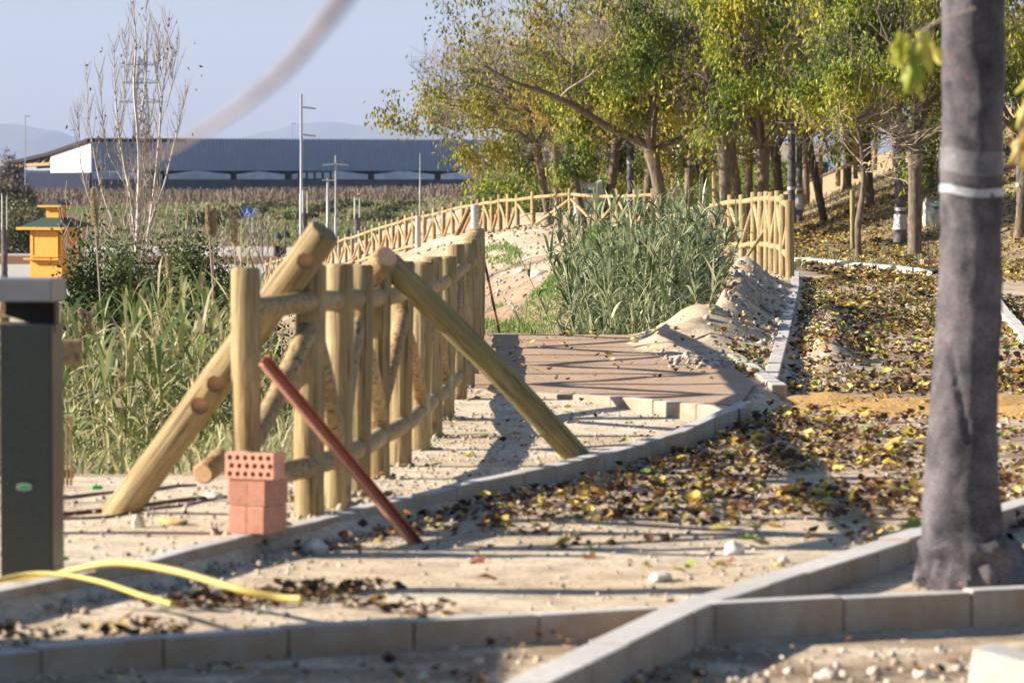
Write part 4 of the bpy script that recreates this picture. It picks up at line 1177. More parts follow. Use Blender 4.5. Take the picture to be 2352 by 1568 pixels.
for px, Y, pi, rz, s_, lab in TREES:
    if lab is None: continue
    x = (px - 1176) / FPX * Y; place_tree(T[pi], (x, Y, Hf(x, Y) - .02), rz, s_, lab)

# poplar: white multi-stemmed bare tree
def poplar():
    Y = 80.0; rg = random.Random(5)
    root = empty('poplar_tree', (V(315, 600, Y).x, Y, Hf(V(315, 600, Y).x, Y)), 'bare white-stemmed poplar with upright branches rising left of the reeds', 'tree')
    st = sub(root); tw = sub(root)
    gx = root.location.x; gz = root.location.z
    stems = [
        ([(312, 590), (308, 520), (298, 440), (284, 370), (272, 300), (264, 200), (262, 110)], .065),
        ([(316, 590), (318, 480), (320, 380), (316, 300), (308, 200), (312, 100), (306, 15)], .085),
        ([(336, 600), (346, 500), (358, 400), (366, 310), (372, 230), (382, 140), (386, 50)], .055),
        ([(338, 560), (352, 495), (378, 420), (395, 350), (412, 280), (426, 220)], .04),
        ([(292, 610), (262, 520), (232, 430), (214, 340), (202, 260), (199, 160)], .04),
        ([(316, 300), (332, 210), (336, 110), (334, 20)], .035),
        ([(316, 560), (335, 470), (332, 400), (336, 330), (352, 240), (364, 120)], .035),
        ([(285, 600), (250, 540), (210, 470), (190, 400), (180, 300), (178, 250)], .028),
        ([(352, 495), (344, 430), (330, 380), (328, 330), (330, 260)], .028),
        ([(298, 440), (262, 380), (242, 330), (235, 260), (230, 170)], .026),
        ([(272, 300), (286, 230), (290, 150), (285, 80)], .02),
        ([(382, 250), (395, 190), (392, 150), (412, 110)], .016),
        ([(372, 230), (360, 160), (366, 110), (361, 60)], .018)]
    allp = []
    for pts, r in stems:
        yy = Y + rg.uniform(-.8, .8)
        P = [V(px, py, yy if i else (Y if py < 520 else yy)) for i, (px, py) in enumerate(pts)]
        if pts[0][1] > 550:
            P = [Vector((gx + (P[0].x - gx) * .35 + rg.uniform(-.05, .05), Y + rg.uniform(-.1, .1), gz - .1))] + P
        S = spline(P, 5); n = len(S)
        st.tube(S, [max(.006, .78 * r * (1 - .88 * i / n)) for i in range(n)], 7, False)
        allp.append((S, r))
        for i in range(n // 5, n):
            for _ in range(2):
                if rg.random() < .9:
                    f = 1 - i / n; L = rg.uniform(.25, .9) * (.5 + f)
                    a_ = rg.uniform(0, 6.28); d = Vector((math.cos(a_) * .55, math.sin(a_) * .55, 1)).normalized()
                    q = S[i].copy(); pp = [q.copy()]
                    for k in range(5):
                        d = (d + Vector((rg.uniform(-.12, .12), rg.uniform(-.12, .12), .16))).normalized(); q = q + d * L / 5; pp.append(q.copy())
                        if rg.random() < .55:
                            e = (d + Vector((rg.uniform(-.7, .7), rg.uniform(-.7, .7), .1))).normalized(); l2 = L * rg.uniform(.12, .3)
                            tw.tube([q, q + e * l2 * .5, q + e * l2 + Vector((0, 0, .03))], [.004, .003, .002], 3, False)
                    tw.tube(pp, [.008, .0075, .0065, .0055, .004, .003], 4, False)
    st.build('stem', M_palebark, root, True); o = tw.build('twig', M_palestick, root); o['kind'] = 'stuff'
    S = [(s_[rg.randint(len(s_) // 2, len(s_) - 1)], Vector((0, 0, 1))) for s_, r in allp for _ in range(5)]
    v_, f_, c_ = leaf_cloud([(p - root.location, d) for p, d in S], 110, (.05, .09), [(.12, .06, .03), (.2, .1, .04)], np.random.RandomState(4), jitter=.25)
    o = link('dead_leaf', np_mesh('dead_leaf', v_, f_, M_leaf, c_), root); o['kind'] = 'stuff'
poplar()

# young staked tree with pale bare twigs
def young_tree():
    rg = random.Random(12); Y = 76
    b = V(1972, 570, Y); root = empty('young_tree', b, 'young bare tree with pale arching twigs tied to a stake', 'tree')
    P = [b - Vector((0, 0, .2)), V(1970, 520, Y), V(1982, 440, Y), V(1982, 380, Y), V(1975, 320, Y), V(1968, 270, Y)]
    mb = sub(root); mb.tube(spline(P, 4), [.075 - .0028 * i for i in range(21)], 9, False); mb.build('trunk', M_bark, root, True)
    br = []; sites = []
    S = spline(P, 4)
    for i in range(11, 21):
        for _ in range(3):
            a_ = rg.uniform(0, 6.28); d = Vector((math.cos(a_), math.sin(a_) * .6, rg.uniform(.1, .8))).normalized()
            grow(rg, br, sites, S[i], d, rg.uniform(.6, 1.25), .014, 2, 4, .02, .55, (2, 3), .25)
    tw = sub(root)
    for pts, rr, lev in br: tw.tube(pts, [max(.006, q) for q in rr], 4, False)
    o = tw.build('twig', M_palestick, root); o['kind'] = 'stuff'
    s_ = log_obj('tree_stake', V(1959, 572, 75.6), V(1957, 437, 75.6), .045, M_green, None, n=10, seg=4)
    tag(s_, 'short upright stake supporting the young bare tree', 'stake')
young_tree()

# ------------------------------------------------------------------ lamp posts
def wrapped_post(px, ytop, ybase, Y, r, label, mat=M_cloth, lampglass=None, cap=True, name='wrapped_lamp_post', bands=2, film=False):
    b = V(px, ybase, Y); t_ = V(px, ytop, Y)
    root = empty(name, b, label, 'lamp post', 'lamp posts wrapped for protection')
    mb = sub(root); n = 22; rg = random.Random(px)
    P = [b.lerp(t_, k / n) for k in range(n + 1)]; P[0] = b - Vector((0, 0, .15))
    mb.tube(P, [r * (1.0 + .10 * rg.uniform(-1, 1)) * (1.2 if k < 2 else 1) for k in range(n + 1)], 12, True, .05, rg); mb.build('cloth_wrap', mat, root, True)
    for k in range(bands):
        f = .25 + .5 * k; c = b.lerp(t_, f)
        mb = sub(root); mb.tube([c - up * .04, c + up * .04], r * 1.12, 14); mb.build('tape_band', M_plastic, root, True)
    if film:
        mb = sub(root); mb.tube([b + up * .12, b.lerp(t_, .12), b.lerp(t_, .2)], [r * 1.35, r * 1.25, r * 1.12], 10, True, .15, rg); mb.build('plastic_film', M_plastic, root, True)
    if lampglass:
        g = V(px, lampglass, Y)
        for s_ in (-1, 1):
            mb = sub(root); mb.tube([t_ + Vector((s_ * r * .75, 0, 0)), g + Vector((s_ * r * .75, 0, 0))], .025, 8); mb.build('lamp_rod', M_glass, root, True)
        mb = sub(root); mb.tube([g, g + up * .05], r * 1.15, 14); mb.build('lamp_cap', M_steeld, root, True)
    return root
wrapped_post(1818, 240, 497, 92, .092, 'left and thicker of the twin cloth-wrapped posts behind the right fence', bands=2)
wrapped_post(1836, 256, 493, 93, .072, 'right and slimmer of the twin cloth-wrapped posts, glass rods on top', lampglass=210, bands=2, film=True)
wrapped_post(2068, 300, 540, 84, .115, 'cloth-wrapped lamp post left of the straight grey trunk, cloth slipping at its foot', bands=2, film=True)
wrapped_post(1448, 330, 500, 94, .085, 'pale-banded wrapped post behind the reed tops')
wrapped_post(1614, 296, 470, 98, .075, 'thin wrapped post left of the stout tree')
wrapped_post(960, 496, 574, 108, .085, 'plastic-wrapped foot of the thin pole by the far fence', M_plastic, bands=0)
wrapped_post(1091, 470, 545, 92, .10, 'crumpled plastic-wrapped post at the end of the near fence', M_plastic, bands=0)
wrapped_post(700, 490, 640, 148, .11, 'dark wrapped column of the lamp beside the tall silver pole', M_darkwrap, lampglass=437, bands=1)
wrapped_post(820, 500, 600, 138, .115, 'dark wrapped lamp column above the lower end of the far fence', lampglass=452, bands=1)
wrapped_post(10, 528, 640, 150, .12, 'half-wrapped lamp column at the far left edge', lampglass=447, bands=0)
wrapped_post(2345, 380, 560, 82, .10, 'wrapped post at the right edge behind the big pole', film=True)
def pole(px, ytop, ybase, Y, r, label, arms=()):
    b = V(px, ybase, Y); t_ = V(px, ytop, Y); root = empty('light_pole', b, label, 'pole')
    mb = sub(root); r *= .72; mb.tube([b, b.lerp(t_, .45), b.lerp(t_, .46), t_], [r, r, r * .72, r * .6], 10); mb.build('shaft', M_steel, root, True)
    for (ay, sx) in arms:
        c = V(px, ay, Y); mb = sub(root); mb.bbox(c + Vector((sx * .28, 0, 0)), (.55, .25, .07), 0, .02, ry=.12 * sx); mb.build('lamp_head', M_steel, root)
    return root
pole(692, 216, 640, 150, .11, 'tallest silver light pole with two lamp heads on its right', [(248, 1), (311, 1)])
pole(771, 357, 620, 170, .085, 'mid-height silver pole with a double lamp head', [(378, 1), (378, -1)])
pole(965, 352, 500, 108.5, .035, 'thin silver pole rising behind the far fence')
pole(753, 410, 600, 175, .14, 'grey lamp column with glass head left of the double lamp', [(414, .1)])
pole(58, 266, 560, 400, .10, 'distant street light left of the warehouse roof', [(267, 1)])
pole(171, 298, 420, 470, .10, 'distant street light just behind the warehouse roof corner', [(299, -1)])
pole(670, 284, 420, 480, .10, 'distant street light above the warehouse roof', [(284, 1)])
pole(143, 500, 640, 178, .05, 'thin grey fence pole right of the far left trees')

# parking sign
p = V(580, 640, 165); sg = empty('parking_sign', p, 'blue square disabled parking sign on a thin post behind the reeds', 'sign')
mb = sub(sg); mb.tube([p, V(580, 478, 165)], .04, 8); mb.build('sign_post', M_steel, sg)
c = V(569, 488, 164.8); mb = sub(sg); mb.bbox(c, (.40, .02, .40), 0, .01); plate = mb.build('sign_plate', M_blue, sg)
mb = sub(sg); y = 164.78
def qd(x0, z0, x1, z1, th=.03):
    a_ = Vector((x0, y, z0)) + Vector((c.x, 0, c.z)); b_ = Vector((x1, y, z1)) + Vector((c.x, 0, c.z)); mb.tube([a_, b_], th / 2, 5)
qd(-.03, .09, -.02, -.02); qd(-.02, -.02, .06, -.02); qd(.06, -.02, .10, -.11); qd(-.03, .04, .05, .04)
for k in range(10):
    a0 = 2.0 + k * .42; a1 = a0 + .42; qd(.0 + .085 * math.cos(a0), -.06 + .085 * math.sin(a0), .0 + .085 * math.cos(a1), -.06 + .085 * math.sin(a1), .022)
mb.tube([Vector((c.x - .03, y, c.z + .13)), Vector((c.x - .03, y - .01, c.z + .13))], .03, 10)
mb.build('wheelchair_symbol', M_white, sg).parent = plate
c2 = V(588, 488, 165.4); mb = sub(sg); mb.bbox(c2, (.30, .03, .36), .5, .01); mb.build('sign_back', M_steel, sg)

# ------------------------------------------------------------------ the big wrapped pole in front
def big_pole():
    Y = 14.75
    root = empty('wrapped_pole', V(2215, 1345, Y), 'thick lamp pole wrapped in purplish grey cloth, closest thing on the right', 'lamp post')
    ctr = [(2248, -420), (2241, -100), (2238, 0), (2236, 200), (2232, 420), (2228, 640), (2216, 860), (2212, 1000), (2208, 1120), (2212, 1200), (2216, 1262)]
    rad_px = [71, 71, 72, 71, 70, 72, 76, 80, 84, 90, 98]
    ys = np.array([c[1] for c in ctr]); xs = np.array([c[0] for c in ctr]); rs = np.array(rad_px)
    n = 150; m_ = 64; vs = []; fs = []
    for i in range(n):
        py = -420 + (1268 + 420) * i / (n - 1)
        cx_ = np.interp(py, ys, xs); r = np.interp(py, ys, rs)
        c = V(cx_, py, Y)
        for k in range(m_):
            a_ = 2 * math.pi * k / m_
            # spiral wrap edges and folds
            sp = (a_ / (2 * math.pi) + py / 260.0) % 1.0
            edge = .018 * sp
            f = noise.noise((math.cos(a_) * 1.6, math.sin(a_) * 1.6, py * .006)) * .06 + noise.noise((math.cos(a_) * 3, math.sin(a_) * 3, py * .022 + 5)) * .045 + noise.noise((math.cos(a_) * 2, math.sin(a_) * 2, py * .07 + 9)) * .022
            if py > 780:
                q = (py / 62.0 + 1.3 * math.sin(a_ + .6)); g_ = abs((q % 1.0) - .5) * 2
                f += .055 * max(0, (py - 780) / 480) * g_ - (.07 if (800 < py < 1010 and abs(a_ - 4.15 - (py - 800) * .0030) < .10) else 0)
            rr = r * (1 + f + edge) * Y / FPX
            vs.append(c + Vector((math.cos(a_) * rr, math.sin(a_) * rr, 0)))
        if i:
            for k in range(m_):
                a0 = (i - 1) * m_ + k; a1 = (i - 1) * m_ + (k + 1) % m_; fs.append((a0, a0 + m_, a1 + m_, a1))
    mb = sub(root); mb.add(vs, fs); mb.build('cloth_wrap', M_cloth, root, True)
    # bunched skirt
    vs = []; fs = []; m2 = 80; rows = [(1232, 100, 0), (1250, 112, .05), (1268, 108, .09), (1285, 104, .13), (1305, 110, .16), (1325, 116, .18), (1342, 118, .17), (1352, 112, .1)]
    for i, (py, r, am) in enumerate(rows):
        c = V(2218 + i * 1.5, py, Y)
        for k in range(m2):
            a_ = 2 * math.pi * k / m2
            f = am * (.6 * abs(math.sin(5.5 * a_ + i * .45 + 2 * noise.noise((math.cos(a_) * 2, math.sin(a_) * 2, 3)))) - .3 + 1.1 * noise.noise((math.cos(a_) * 4, math.sin(a_) * 4, i * .55))) 
            flare = 1 + (.22 * max(0, math.cos(a_ - .1)) if 1 < i else .1 * max(0, math.cos(a_)))
            rr = r * (1 + f) * flare * Y / FPX
            vs.append(c + Vector((math.cos(a_) * rr, math.sin(a_) * rr, .012 * math.sin(6 * a_ + i))))
        if i:
            for k in range(m2):
                a0 = (i - 1) * m2 + k; a1 = (i - 1) * m2 + (k + 1) % m2; fs.append((a0, a0 + m2, a1 + m2, a1))
    mb = sub(root); mb.add(vs, fs); mb.build('bunched_cloth', M_cloth, root, True)
    for (y0, y1, mt, nm, g_) in [(429, 448, M_white_film, 'white_tape', 1.022), (345, 400, M_clear, 'clear_tape', 1.03)]:
        vs = []; fs = []; nr_ = 8
        for i in range(nr_):
            py = y0 + (y1 - y0) * i / (nr_ - 1); cx_ = np.interp(py, ys, xs); r = np.interp(py, ys, rs); 
            for k in range(m_):
                a_ = 2 * math.pi * k / m_; tilt = 6 * math.cos(a_ + .4)
                c = V(cx_, py + tilt + 3 * math.sin(3 * a_), Y)
                rr = r * (g_ + .035 + .02 * noise.noise((math.cos(a_) * 5, math.sin(a_) * 5, i * .6))) * Y / FPX
                vs.append(c + Vector((math.cos(a_) * rr, math.sin(a_) * rr, 0)))
            if i:
                for k in range(m_):
                    a0 = (i - 1) * m_ + k; a1 = (i - 1) * m_ + (k + 1) % m_; fs.append((a0, a0 + m_, a1 + m_, a1))
        mb = sub(root); mb.add(vs, fs); mb.build(nm, mt, root, True)
M_white_film = simple('white_tape', (.38, .39, .43), .3, .2, 14, spec=.6)
def clear_film():
    m, t, b = nmat('clear_film'); b.inputs['Base Color'].default_value = (.7, .7, .75, 1); b.inputs['Roughness'].default_value = .18
    b.inputs['Alpha'].default_value = .13; b.inputs['Specular IOR Level'].default_value = .9
    n = noise_n(t, 22, 4, .6, coords(t)); bump(t, b, n, .01); return m
M_clear = clear_film()
big_pole()

# ------------------------------------------------------------------ reeds
def blade_set(N, base, dirs, lens, wid, droop, cols, seg=6, rg=NR):
    """arching ribbon leaves"""
    t_ = np.linspace(0, 1, seg + 1)
    d = dirs / np.linalg.norm(dirs, axis=1, keepdims=True)
    hz_ = np.stack([d[:, 0], d[:, 1], np.zeros(N)], 1); hz_ /= np.maximum(np.linalg.norm(hz_, axis=1, keepdims=True), 1e-6)
    side = np.stack([-hz_[:, 1], hz_[:, 0], np.zeros(N)], 1)
    side = side + rg.randn(N, 3) * .35; side /= np.linalg.norm(side, axis=1, keepdims=True)
    P = base[:, None, :] + d[:, None, :] * (lens[:, None] * t_[None])[:, :, None]
    P[:, :, 2] -= droop[:, None] * lens[:, None] * t_[None] ** 2.2
    P += hz_[:, None, :] * (droop[:, None] * lens[:, None] * .25 * t_[None] ** 2)[:, :, None]
    wv = wid[:, None] * np.array([.55, .95, 1.0, .85, .62, .34, .03])[None, :seg + 1]
    Lf = P - side[:, None, :] * wv[:, :, None] / 2; Rt = P + side[:, None, :] * wv[:, :, None] / 2
    Vv = np.stack([Lf, Rt], 2).reshape(N, -1, 3)
    F = np.array([[2 * i, 2 * i + 1, 2 * i + 3, 2 * i + 2] for i in range(seg)])
    FF = (F[None] + (np.arange(N) * 2 * (seg + 1))[:, None, None]).reshape(-1, 4)
    return Vv.reshape(-1, 3), FF, np.repeat(cols, 2 * (seg + 1), axis=0)
RP_A = np.array([[.12, .175, .05], [.17, .22, .07], [.26, .28, .11], [.48, .42, .23], [.10, .15, .05], [.26, .28, .10], [.55, .47, .29]])
RP_B = np.array([[.14, .19, .085], [.20, .255, .125], [.29, .335, .18], [.46, .45, .29], [.085, .12, .05], [.24, .285, .14]])
def reed_clump(stems, label, pal, dens=15, lw=(.022, .045), ll=(.35, .75), group='giant reed clumps', lean=.24):
    x0 = np.mean([s_[0] for s_ in stems]); y0 = np.mean([s_[1] for s_ in stems])
    root = empty('giant_reed', (x0, y0, Hf(x0, y0)), label, 'reed', group)
    mb = sub(root); B = []; D = []; Ln = []; W = []; Dr = []; Cc = []
    for (x, y, h) in stems:
        z = Hf(x, y); lx, ly = NR.randn(2) * lean
        P = [Vector((x + lx * t_ ** 1.6 * h * .5, y + ly * t_ ** 1.6 * h * .5, z - .1 + h * t_)) for t_ in (0, .25, .5, .75, 1)]
        mb.tube(P, [.011, .010, .009, .007, .004], 5, False)
        S = spline(P, 4); n = dens; ph = NR.rand() * 6
        for k in range(n):
            t_ = .12 + .88 * (k + NR.rand() * .5) / n; q = S[min(len(S) - 1, int(t_ * (len(S) - 1)))]
            a_ = ph + k * 2.8 + NR.randn() * .4; el = .45 + .75 * t_ + NR.randn() * .2
            B.append(q[:]); D.append((math.cos(a_) * math.cos(el), math.sin(a_) * math.cos(el), math.sin(el)))
            Ln.append(NR.uniform(*ll) * (1.05 - .25 * t_)); W.append(NR.uniform(*lw)); Dr.append(NR.uniform(.35, 1.25) * (1.15 - .45 * t_)); Cc.append(pal[NR.randint(len(pal))] * NR.uniform(.8, 1.2))
    B, D, Ln, W, Dr, Cc = map(np.array, (B, D, Ln, W, Dr, Cc))
    v_, f_, c_ = blade_set(len(B), B, D, Ln, W, Dr, Cc)
    v_ = v_ - np.array(root.location)
    o = link('reed_leaf', np_mesh('reed_leaf', v_, f_, M_reed, c_, True), root); o['kind'] = 'stuff'
    o = mb.build('reed_stem', M_reedstem, root); o['kind'] = 'stuff'
M_reedstem = simple('reed_stem', (.33, .34, .15), .6, .2, 4)
def stems_in(n, px0, px1, Y0, Y1, topf, jit=.3):
    out = []
    for _ in range(n):
        Y = R.uniform(Y0, Y1); px = R.uniform(px0, px1); x = (px - 1176) / FPX * Y; z = Hf(x, Y)
        ty = topf(px) + R.uniform(0, 1) ** .7 * 170; h = V(px, ty, Y).z - z
        if h > .4: out.append((x, Y, h))
    return out
# left-hand reeds between bollard and fence
reed_clump(stems_in(34, 130, 300, 24, 31, lambda p: 660), 'yellow-green reeds directly right of the bollard', RP_A, 42, (.014, .036), (.35, .80))
reed_clump(stems_in(38, 260, 440, 24, 31, lambda p: 630), 'reeds in the middle of the left clump behind the drilled post', RP_A, 42, (.014, .036), (.35, .80))
reed_clump(stems_in(38, 400, 560, 24, 32, lambda p: 600), 'reeds just left of the front fence post', RP_A, 42, (.014, .036), (.35, .80))
reed_clump(stems_in(24, 540, 700, 25, 34, lambda p: 760), 'reeds seen through the gap behind the first fence bay', RP_A, 36, (.012, .030), (.35, .75))
reed_clump(stems_in(30, 130, 620, 21.2, 24, lambda p: 960), 'low leafy reeds along the front edge of the left clump', RP_A, 32, (.010, .024), (.25, .6))
reed_clump(stems_in(5, 548, 590, 29, 32, lambda p: 415, 0), 'single tall green reed rising above the front fence post', RP_A, 14, (.02, .035), (.4, .7), lean=.03)
# reeds right of the middle
def rt(px): return float(np.interp(px, [1290, 1340, 1400, 1440, 1520, 1560, 1600, 1650, 1700], [650, 560, 420, 400, 400, 420, 400, 440, 560]))
reed_clump(stems_in(58, 1350, 1450, 40, 46, rt), 'blue-green tall reeds at the left side of the central clump beside the dirt slope', RP_B, 60, (.016, .036), (.32, .70))
reed_clump(stems_in(70, 1420, 1560, 39.5, 46, rt), 'tallest blue-green reeds in the middle of the central clump', RP_B, 60, (.016, .036), (.32, .70))
reed_clump(stems_in(62, 1520, 1625, 40, 46, rt), 'blue-green reeds at the right side of the central clump beside the log fence', RP_B, 60, (.016, .036), (.32, .70))
reed_clump(stems_in(62, 1345, 1590, 38.3, 40, lambda p: 600), 'drooping reeds at the foot of the central clump behind the path end', RP_B, 46, (.016, .034), (.35, .75))

# plumes
def plume(px, ytop, ybot, Y, wpx, label, lean=0):
    t_ = V(px, ytop, Y); b = V(px + lean * .6, ybot, Y); g = V(px + lean * 2.2, ybot + 190, Y); 
    root = empty('plume_reed', (g.x, g.y, g.z), label, 'reed plume', 'feathery seed heads on the reeds')
    mb = sub(root); mb.tube(spline([g, b, t_], 5), [.007] * 5 + [.005] * 5 + [.003], 6, False); mb.build('plume_stem', M_palestick, root)
    n = 2200; u = NR.rand(n); ax = np.array(b[:])[None] * (1 - u[:, None]) + np.array(t_[:])[None] * u[:, None]
    r = .50 * wpx / 2 * Y / FPX * np.sin(np.pi * np.clip(u, 0, 1) ** .75) ** .8 * (1.35 - 1.0 * u)
    a_ = NR.rand(n) * 6.28; pos = ax + np.stack([np.cos(a_) * r * NR.rand(n) ** .5, np.sin(a_) * r * NR.rand(n) ** .5, 0 * a_], 1)
    fw = np.stack([np.cos(a_) * .7, np.sin(a_) * .7, np.ones(n) * .8], 1) + NR.randn(n, 3) * .35
    s_ = NR.uniform(.014, .030, n)[:, None] * np.array([[.30, 1, 1]])
    col = np.array([[.72, .58, .38], [.80, .68, .48], [.62, .47, .30]])[NR.randint(0, 3, n)]
    v_, f_, c_ = scatter(LV, LF, pos - np.array(root.location), rot_from(fw, NR.rand(n) * 6), s_, col)
    o = link('plume', np_mesh('plume', v_, f_, M_plume, c_), root)
for a_ in [(214, 436, 520, 30, 22, 'largest tan seed plume on a long bent stalk left of the poplar', 8), (476, 472, 540, 31, 14, 'seed plume leaning left above the reeds, left of a pair', 8), (492, 482, 545, 31, 11, 'narrow seed plume, right one of the close pair', -2),
           (538, 500, 560, 31, 13, 'seed plume just left of the tall green reed', 2), (386, 590, 640, 29, 12, 'small dark seed plume in front of the bush', 6), (420, 640, 720, 28, 10, 'thin pale plume right of the small dark one', 3), (465, 632, 670, 28, 9, 'tiny plume left of the front fence post top', 1),
           (325, 670, 730, 28, 9, 'pinkish upright plume in the middle of the left reeds', 0), (184, 712, 770, 27, 10, 'pale plume leaning left near the bollard', 9), (204, 722, 780, 27, 10, 'pale plume upright beside the one leaning left near the bollard', 0), (278, 860, 905, 26, 9, 'low brown plume deep in the left reeds', 1)]:
    plume(*a_)

# ------------------------------------------------------------------ bushes
def bush(c, size, n, pal, leaf, label, name='bush', group=None, clump=1.6, mat=M_bush, tw=True, cat='bush', hollow=.35):
    root = empty(name, c, label, cat, group); rg = NR
    # clustered points in an ellipsoid made of sub-clumps
    k = 130; cen = rg.randn(k, 3); cen /= np.linalg.norm(cen, axis=1, keepdims=True); cen *= rg.uniform(.45, 1.15, (k, 1)) ; cen[:, 2] = np.abs(cen[:, 2])
    cen = cen * np.array(size) * .5 * np.array([1, 1, 1.7])
    idx = rg.randint(0, k, n); pos = cen[idx] + rg.randn(n, 3) * np.array(size) * .085 * clump / 1.6
    pos[:, 2] = np.abs(pos[:, 2])
    pal = np.array(pal); base = pal[(idx * 7) % len(pal)] * rg.uniform(.7, 1.25, (n, 1))
    s_ = rg.uniform(leaf[0], leaf[1], n)[:, None] * np.array([[.75, 1, 1]])
    v_, f_, c_ = scatter(LV, LF, pos, rot_from(rg.randn(n, 3) + np.array([0, 0, .4]), rg.rand(n) * 6), s_, np.clip(base, 0, 1))
    o = link('foliage', np_mesh('foliage', v_, f_, mat, c_), root); o['kind'] = 'stuff'
    if tw:
        mb = MB(); rg2 = random.Random(int(c[1] * 13) % 1000)
        for i in range(18):
            e = cen[i]; mb.tube([(0, 0, -.1), (e[0] * .4, e[1] * .4, e[2] * .5), (e[0], e[1], e[2])], [.03, .02, .008], 5, False)
        mb.build('branch', M_twig, root)['kind'] = 'stuff'
    return root
GB = [(.06, .095, .026), (.09, .13, .035), (.13, .165, .05), (.19, .20, .075), (.045, .07, .02)]
GO = [(.14, .14, .06), (.18, .17, .08), (.11, .12, .05), (.24, .20, .10)]
def bush_at(px, pyc, Y, wpx, hpx, n, pal, leaf, label, **k):
    wv = wpx * 1.25 * Y / FPX; x = (px - 1176) / FPX * Y; z = Hf(x, Y); top = V(px, pyc - hpx / 2, Y).z
    return bush((x, Y, z), (wv, wv * .8, max(.5, top - z)), n, pal, leaf, label, **k)
bush_at(200, 680, 40, 170, 220, 34000, GB, (.042, .07), 'dense green bush behind the reeds next to the bollard')
bush_at(300, 650, 42, 190, 190, 38000, GB, (.042, .07), 'dense green bush at the foot of the poplar')
bush_at(430, 650, 44, 200, 200, 38000, GB, (.042, .07), 'dark green bush right of the poplar foot')
bush_at(560, 680, 42, 150, 150, 26000, GB, (.042, .07), 'green bush behind the first fence post')
bush_at(240, 615, 58, 160, 90, 12000, [(.12, .19, .06), (.16, .24, .08)], (.04, .08), 'fine-leaved green shrub beside the orange kiosk')
bush_at(395, 575, 62, 180, 90, 11000, GO, (.05, .10), 'olive brown scrub right of the poplar stems')
bush_at(330, 560, 66, 140, 80, 5000, GO, (.04, .08), 'brownish scrub around the poplar stems')
bush_at(520, 610, 60, 120, 60, 4000, GO, (.04, .08), 'olive scrub below the parking sign')
bush_at(660, 830, 33, 90, 200, 3000, GB, (.03, .05), 'dark shrub behind the first fence bay')
bush_at(50, 520, 215, 130, 130, 5000, [(.13, .13, .06), (.20, .17, .09), (.09, .11, .05)], (.15, .3), 'large brown-green tree mass at the far left edge', cat='tree', name='far_tree')
bush_at(20, 470, 300, 90, 110, 3000, [(.17, .14, .09), (.2, .17, .12)], (.25, .45), 'pale brown tree behind the far left tree mass', cat='tree', name='far_tree')
bush_at(20, 395, 420, 60, 90, 2200, [(.20, .16, .13), (.24, .2, .16)], (.3, .5), 'hazy bare tree left of the warehouse', cat='tree', name='far_tree')
for i, px in enumerate([470, 520, 560, 630, 690, 735, 800, 860, 905, 930]):
    bush_at(px, 500 + (i % 3) * 14, 262 + (i * 7) % 22, 60 + (i % 4) * 14, 34, 1300, GO if i % 2 else GB, (.18, .34), 'scrub clump on the far grassy bank, number ' + ['one','two','three','four','five','six','seven','eight','nine','ten'][i] + ' from its left end', group='scrub clumps on the far bank', tw=False, name='scrub_clump')
for i, px in enumerate([1180, 1300, 1420, 1560, 1680, 1780]):
    bush_at(px, 420, 150 + i * 4, 170, 130, 2600, PAL_DENSE[:4], (.12, .2), ['leftmost','second','third','fourth','fifth','rightmost'][i] + ' green tree mass closing the view behind the grove trunks', group='green mass behind the grove', tw=False, cat='tree', name='far_tree')

# bare grey brambles by the poplar
def brambles(px0, px1, y0, y1, Y, n, label):
    rg = random.Random(int(px0)); x = (px0 + px1) / 2; root = empty('bramble', (V(x, y1, Y).x, Y, V(x, y1, Y).z), label, 'shrub')
    mb = sub(root)
    for i in range(n):
        b = V(rg.uniform(px0, px1), y1 + rg.uniform(-10, 30), Y + rg.uniform(-3, 3)); d = Vector((rg.uniform(-.5, .5), rg.uniform(-.3, .3), 1)).normalized(); q = b.copy(); P = [q.copy()]
        L = rg.uniform(.35, 1) * (y1 - y0) * Y / FPX
        for k in range(6):
            d = (d + Vector((rg.uniform(-.2, .2), rg.uniform(-.2, .2), rg.uniform(-.1, .15)))).normalized(); q = q + d * L / 6; P.append(q.copy())
            if rg.random() < .8:
                e = (d + Vector((rg.uniform(-.9, .9), rg.uniform(-.6, .6), .2))).normalized(); mb.tube([q, q + e * L * .12, q + e * L * .22 + Vector((0, 0, .02))], [.007, .006, .004], 3, False)
        mb.tube(P, [.009, .008, .008, .007, .006, .005, .003], 4, False)
    mb.build('bare_stem', M_greystick, root)['kind'] = 'stuff'
brambles(170, 330, 430, 640, 62, 50, 'tangle of bare grey stems between the kiosk and the poplar')
brambles(330, 480, 460, 600, 66, 30, 'tangle of bare stems right of the poplar')
brambles(480, 660, 460, 600, 70, 26, 'few thin bare stems below the parking sign')
brambles(1240, 1310, 425, 470, 100, 14, 'thin bare twigs at the foot of the grove edge')
brambles(980, 1030, 440, 500, 104, 10, 'small leafless shrub behind the far fence')

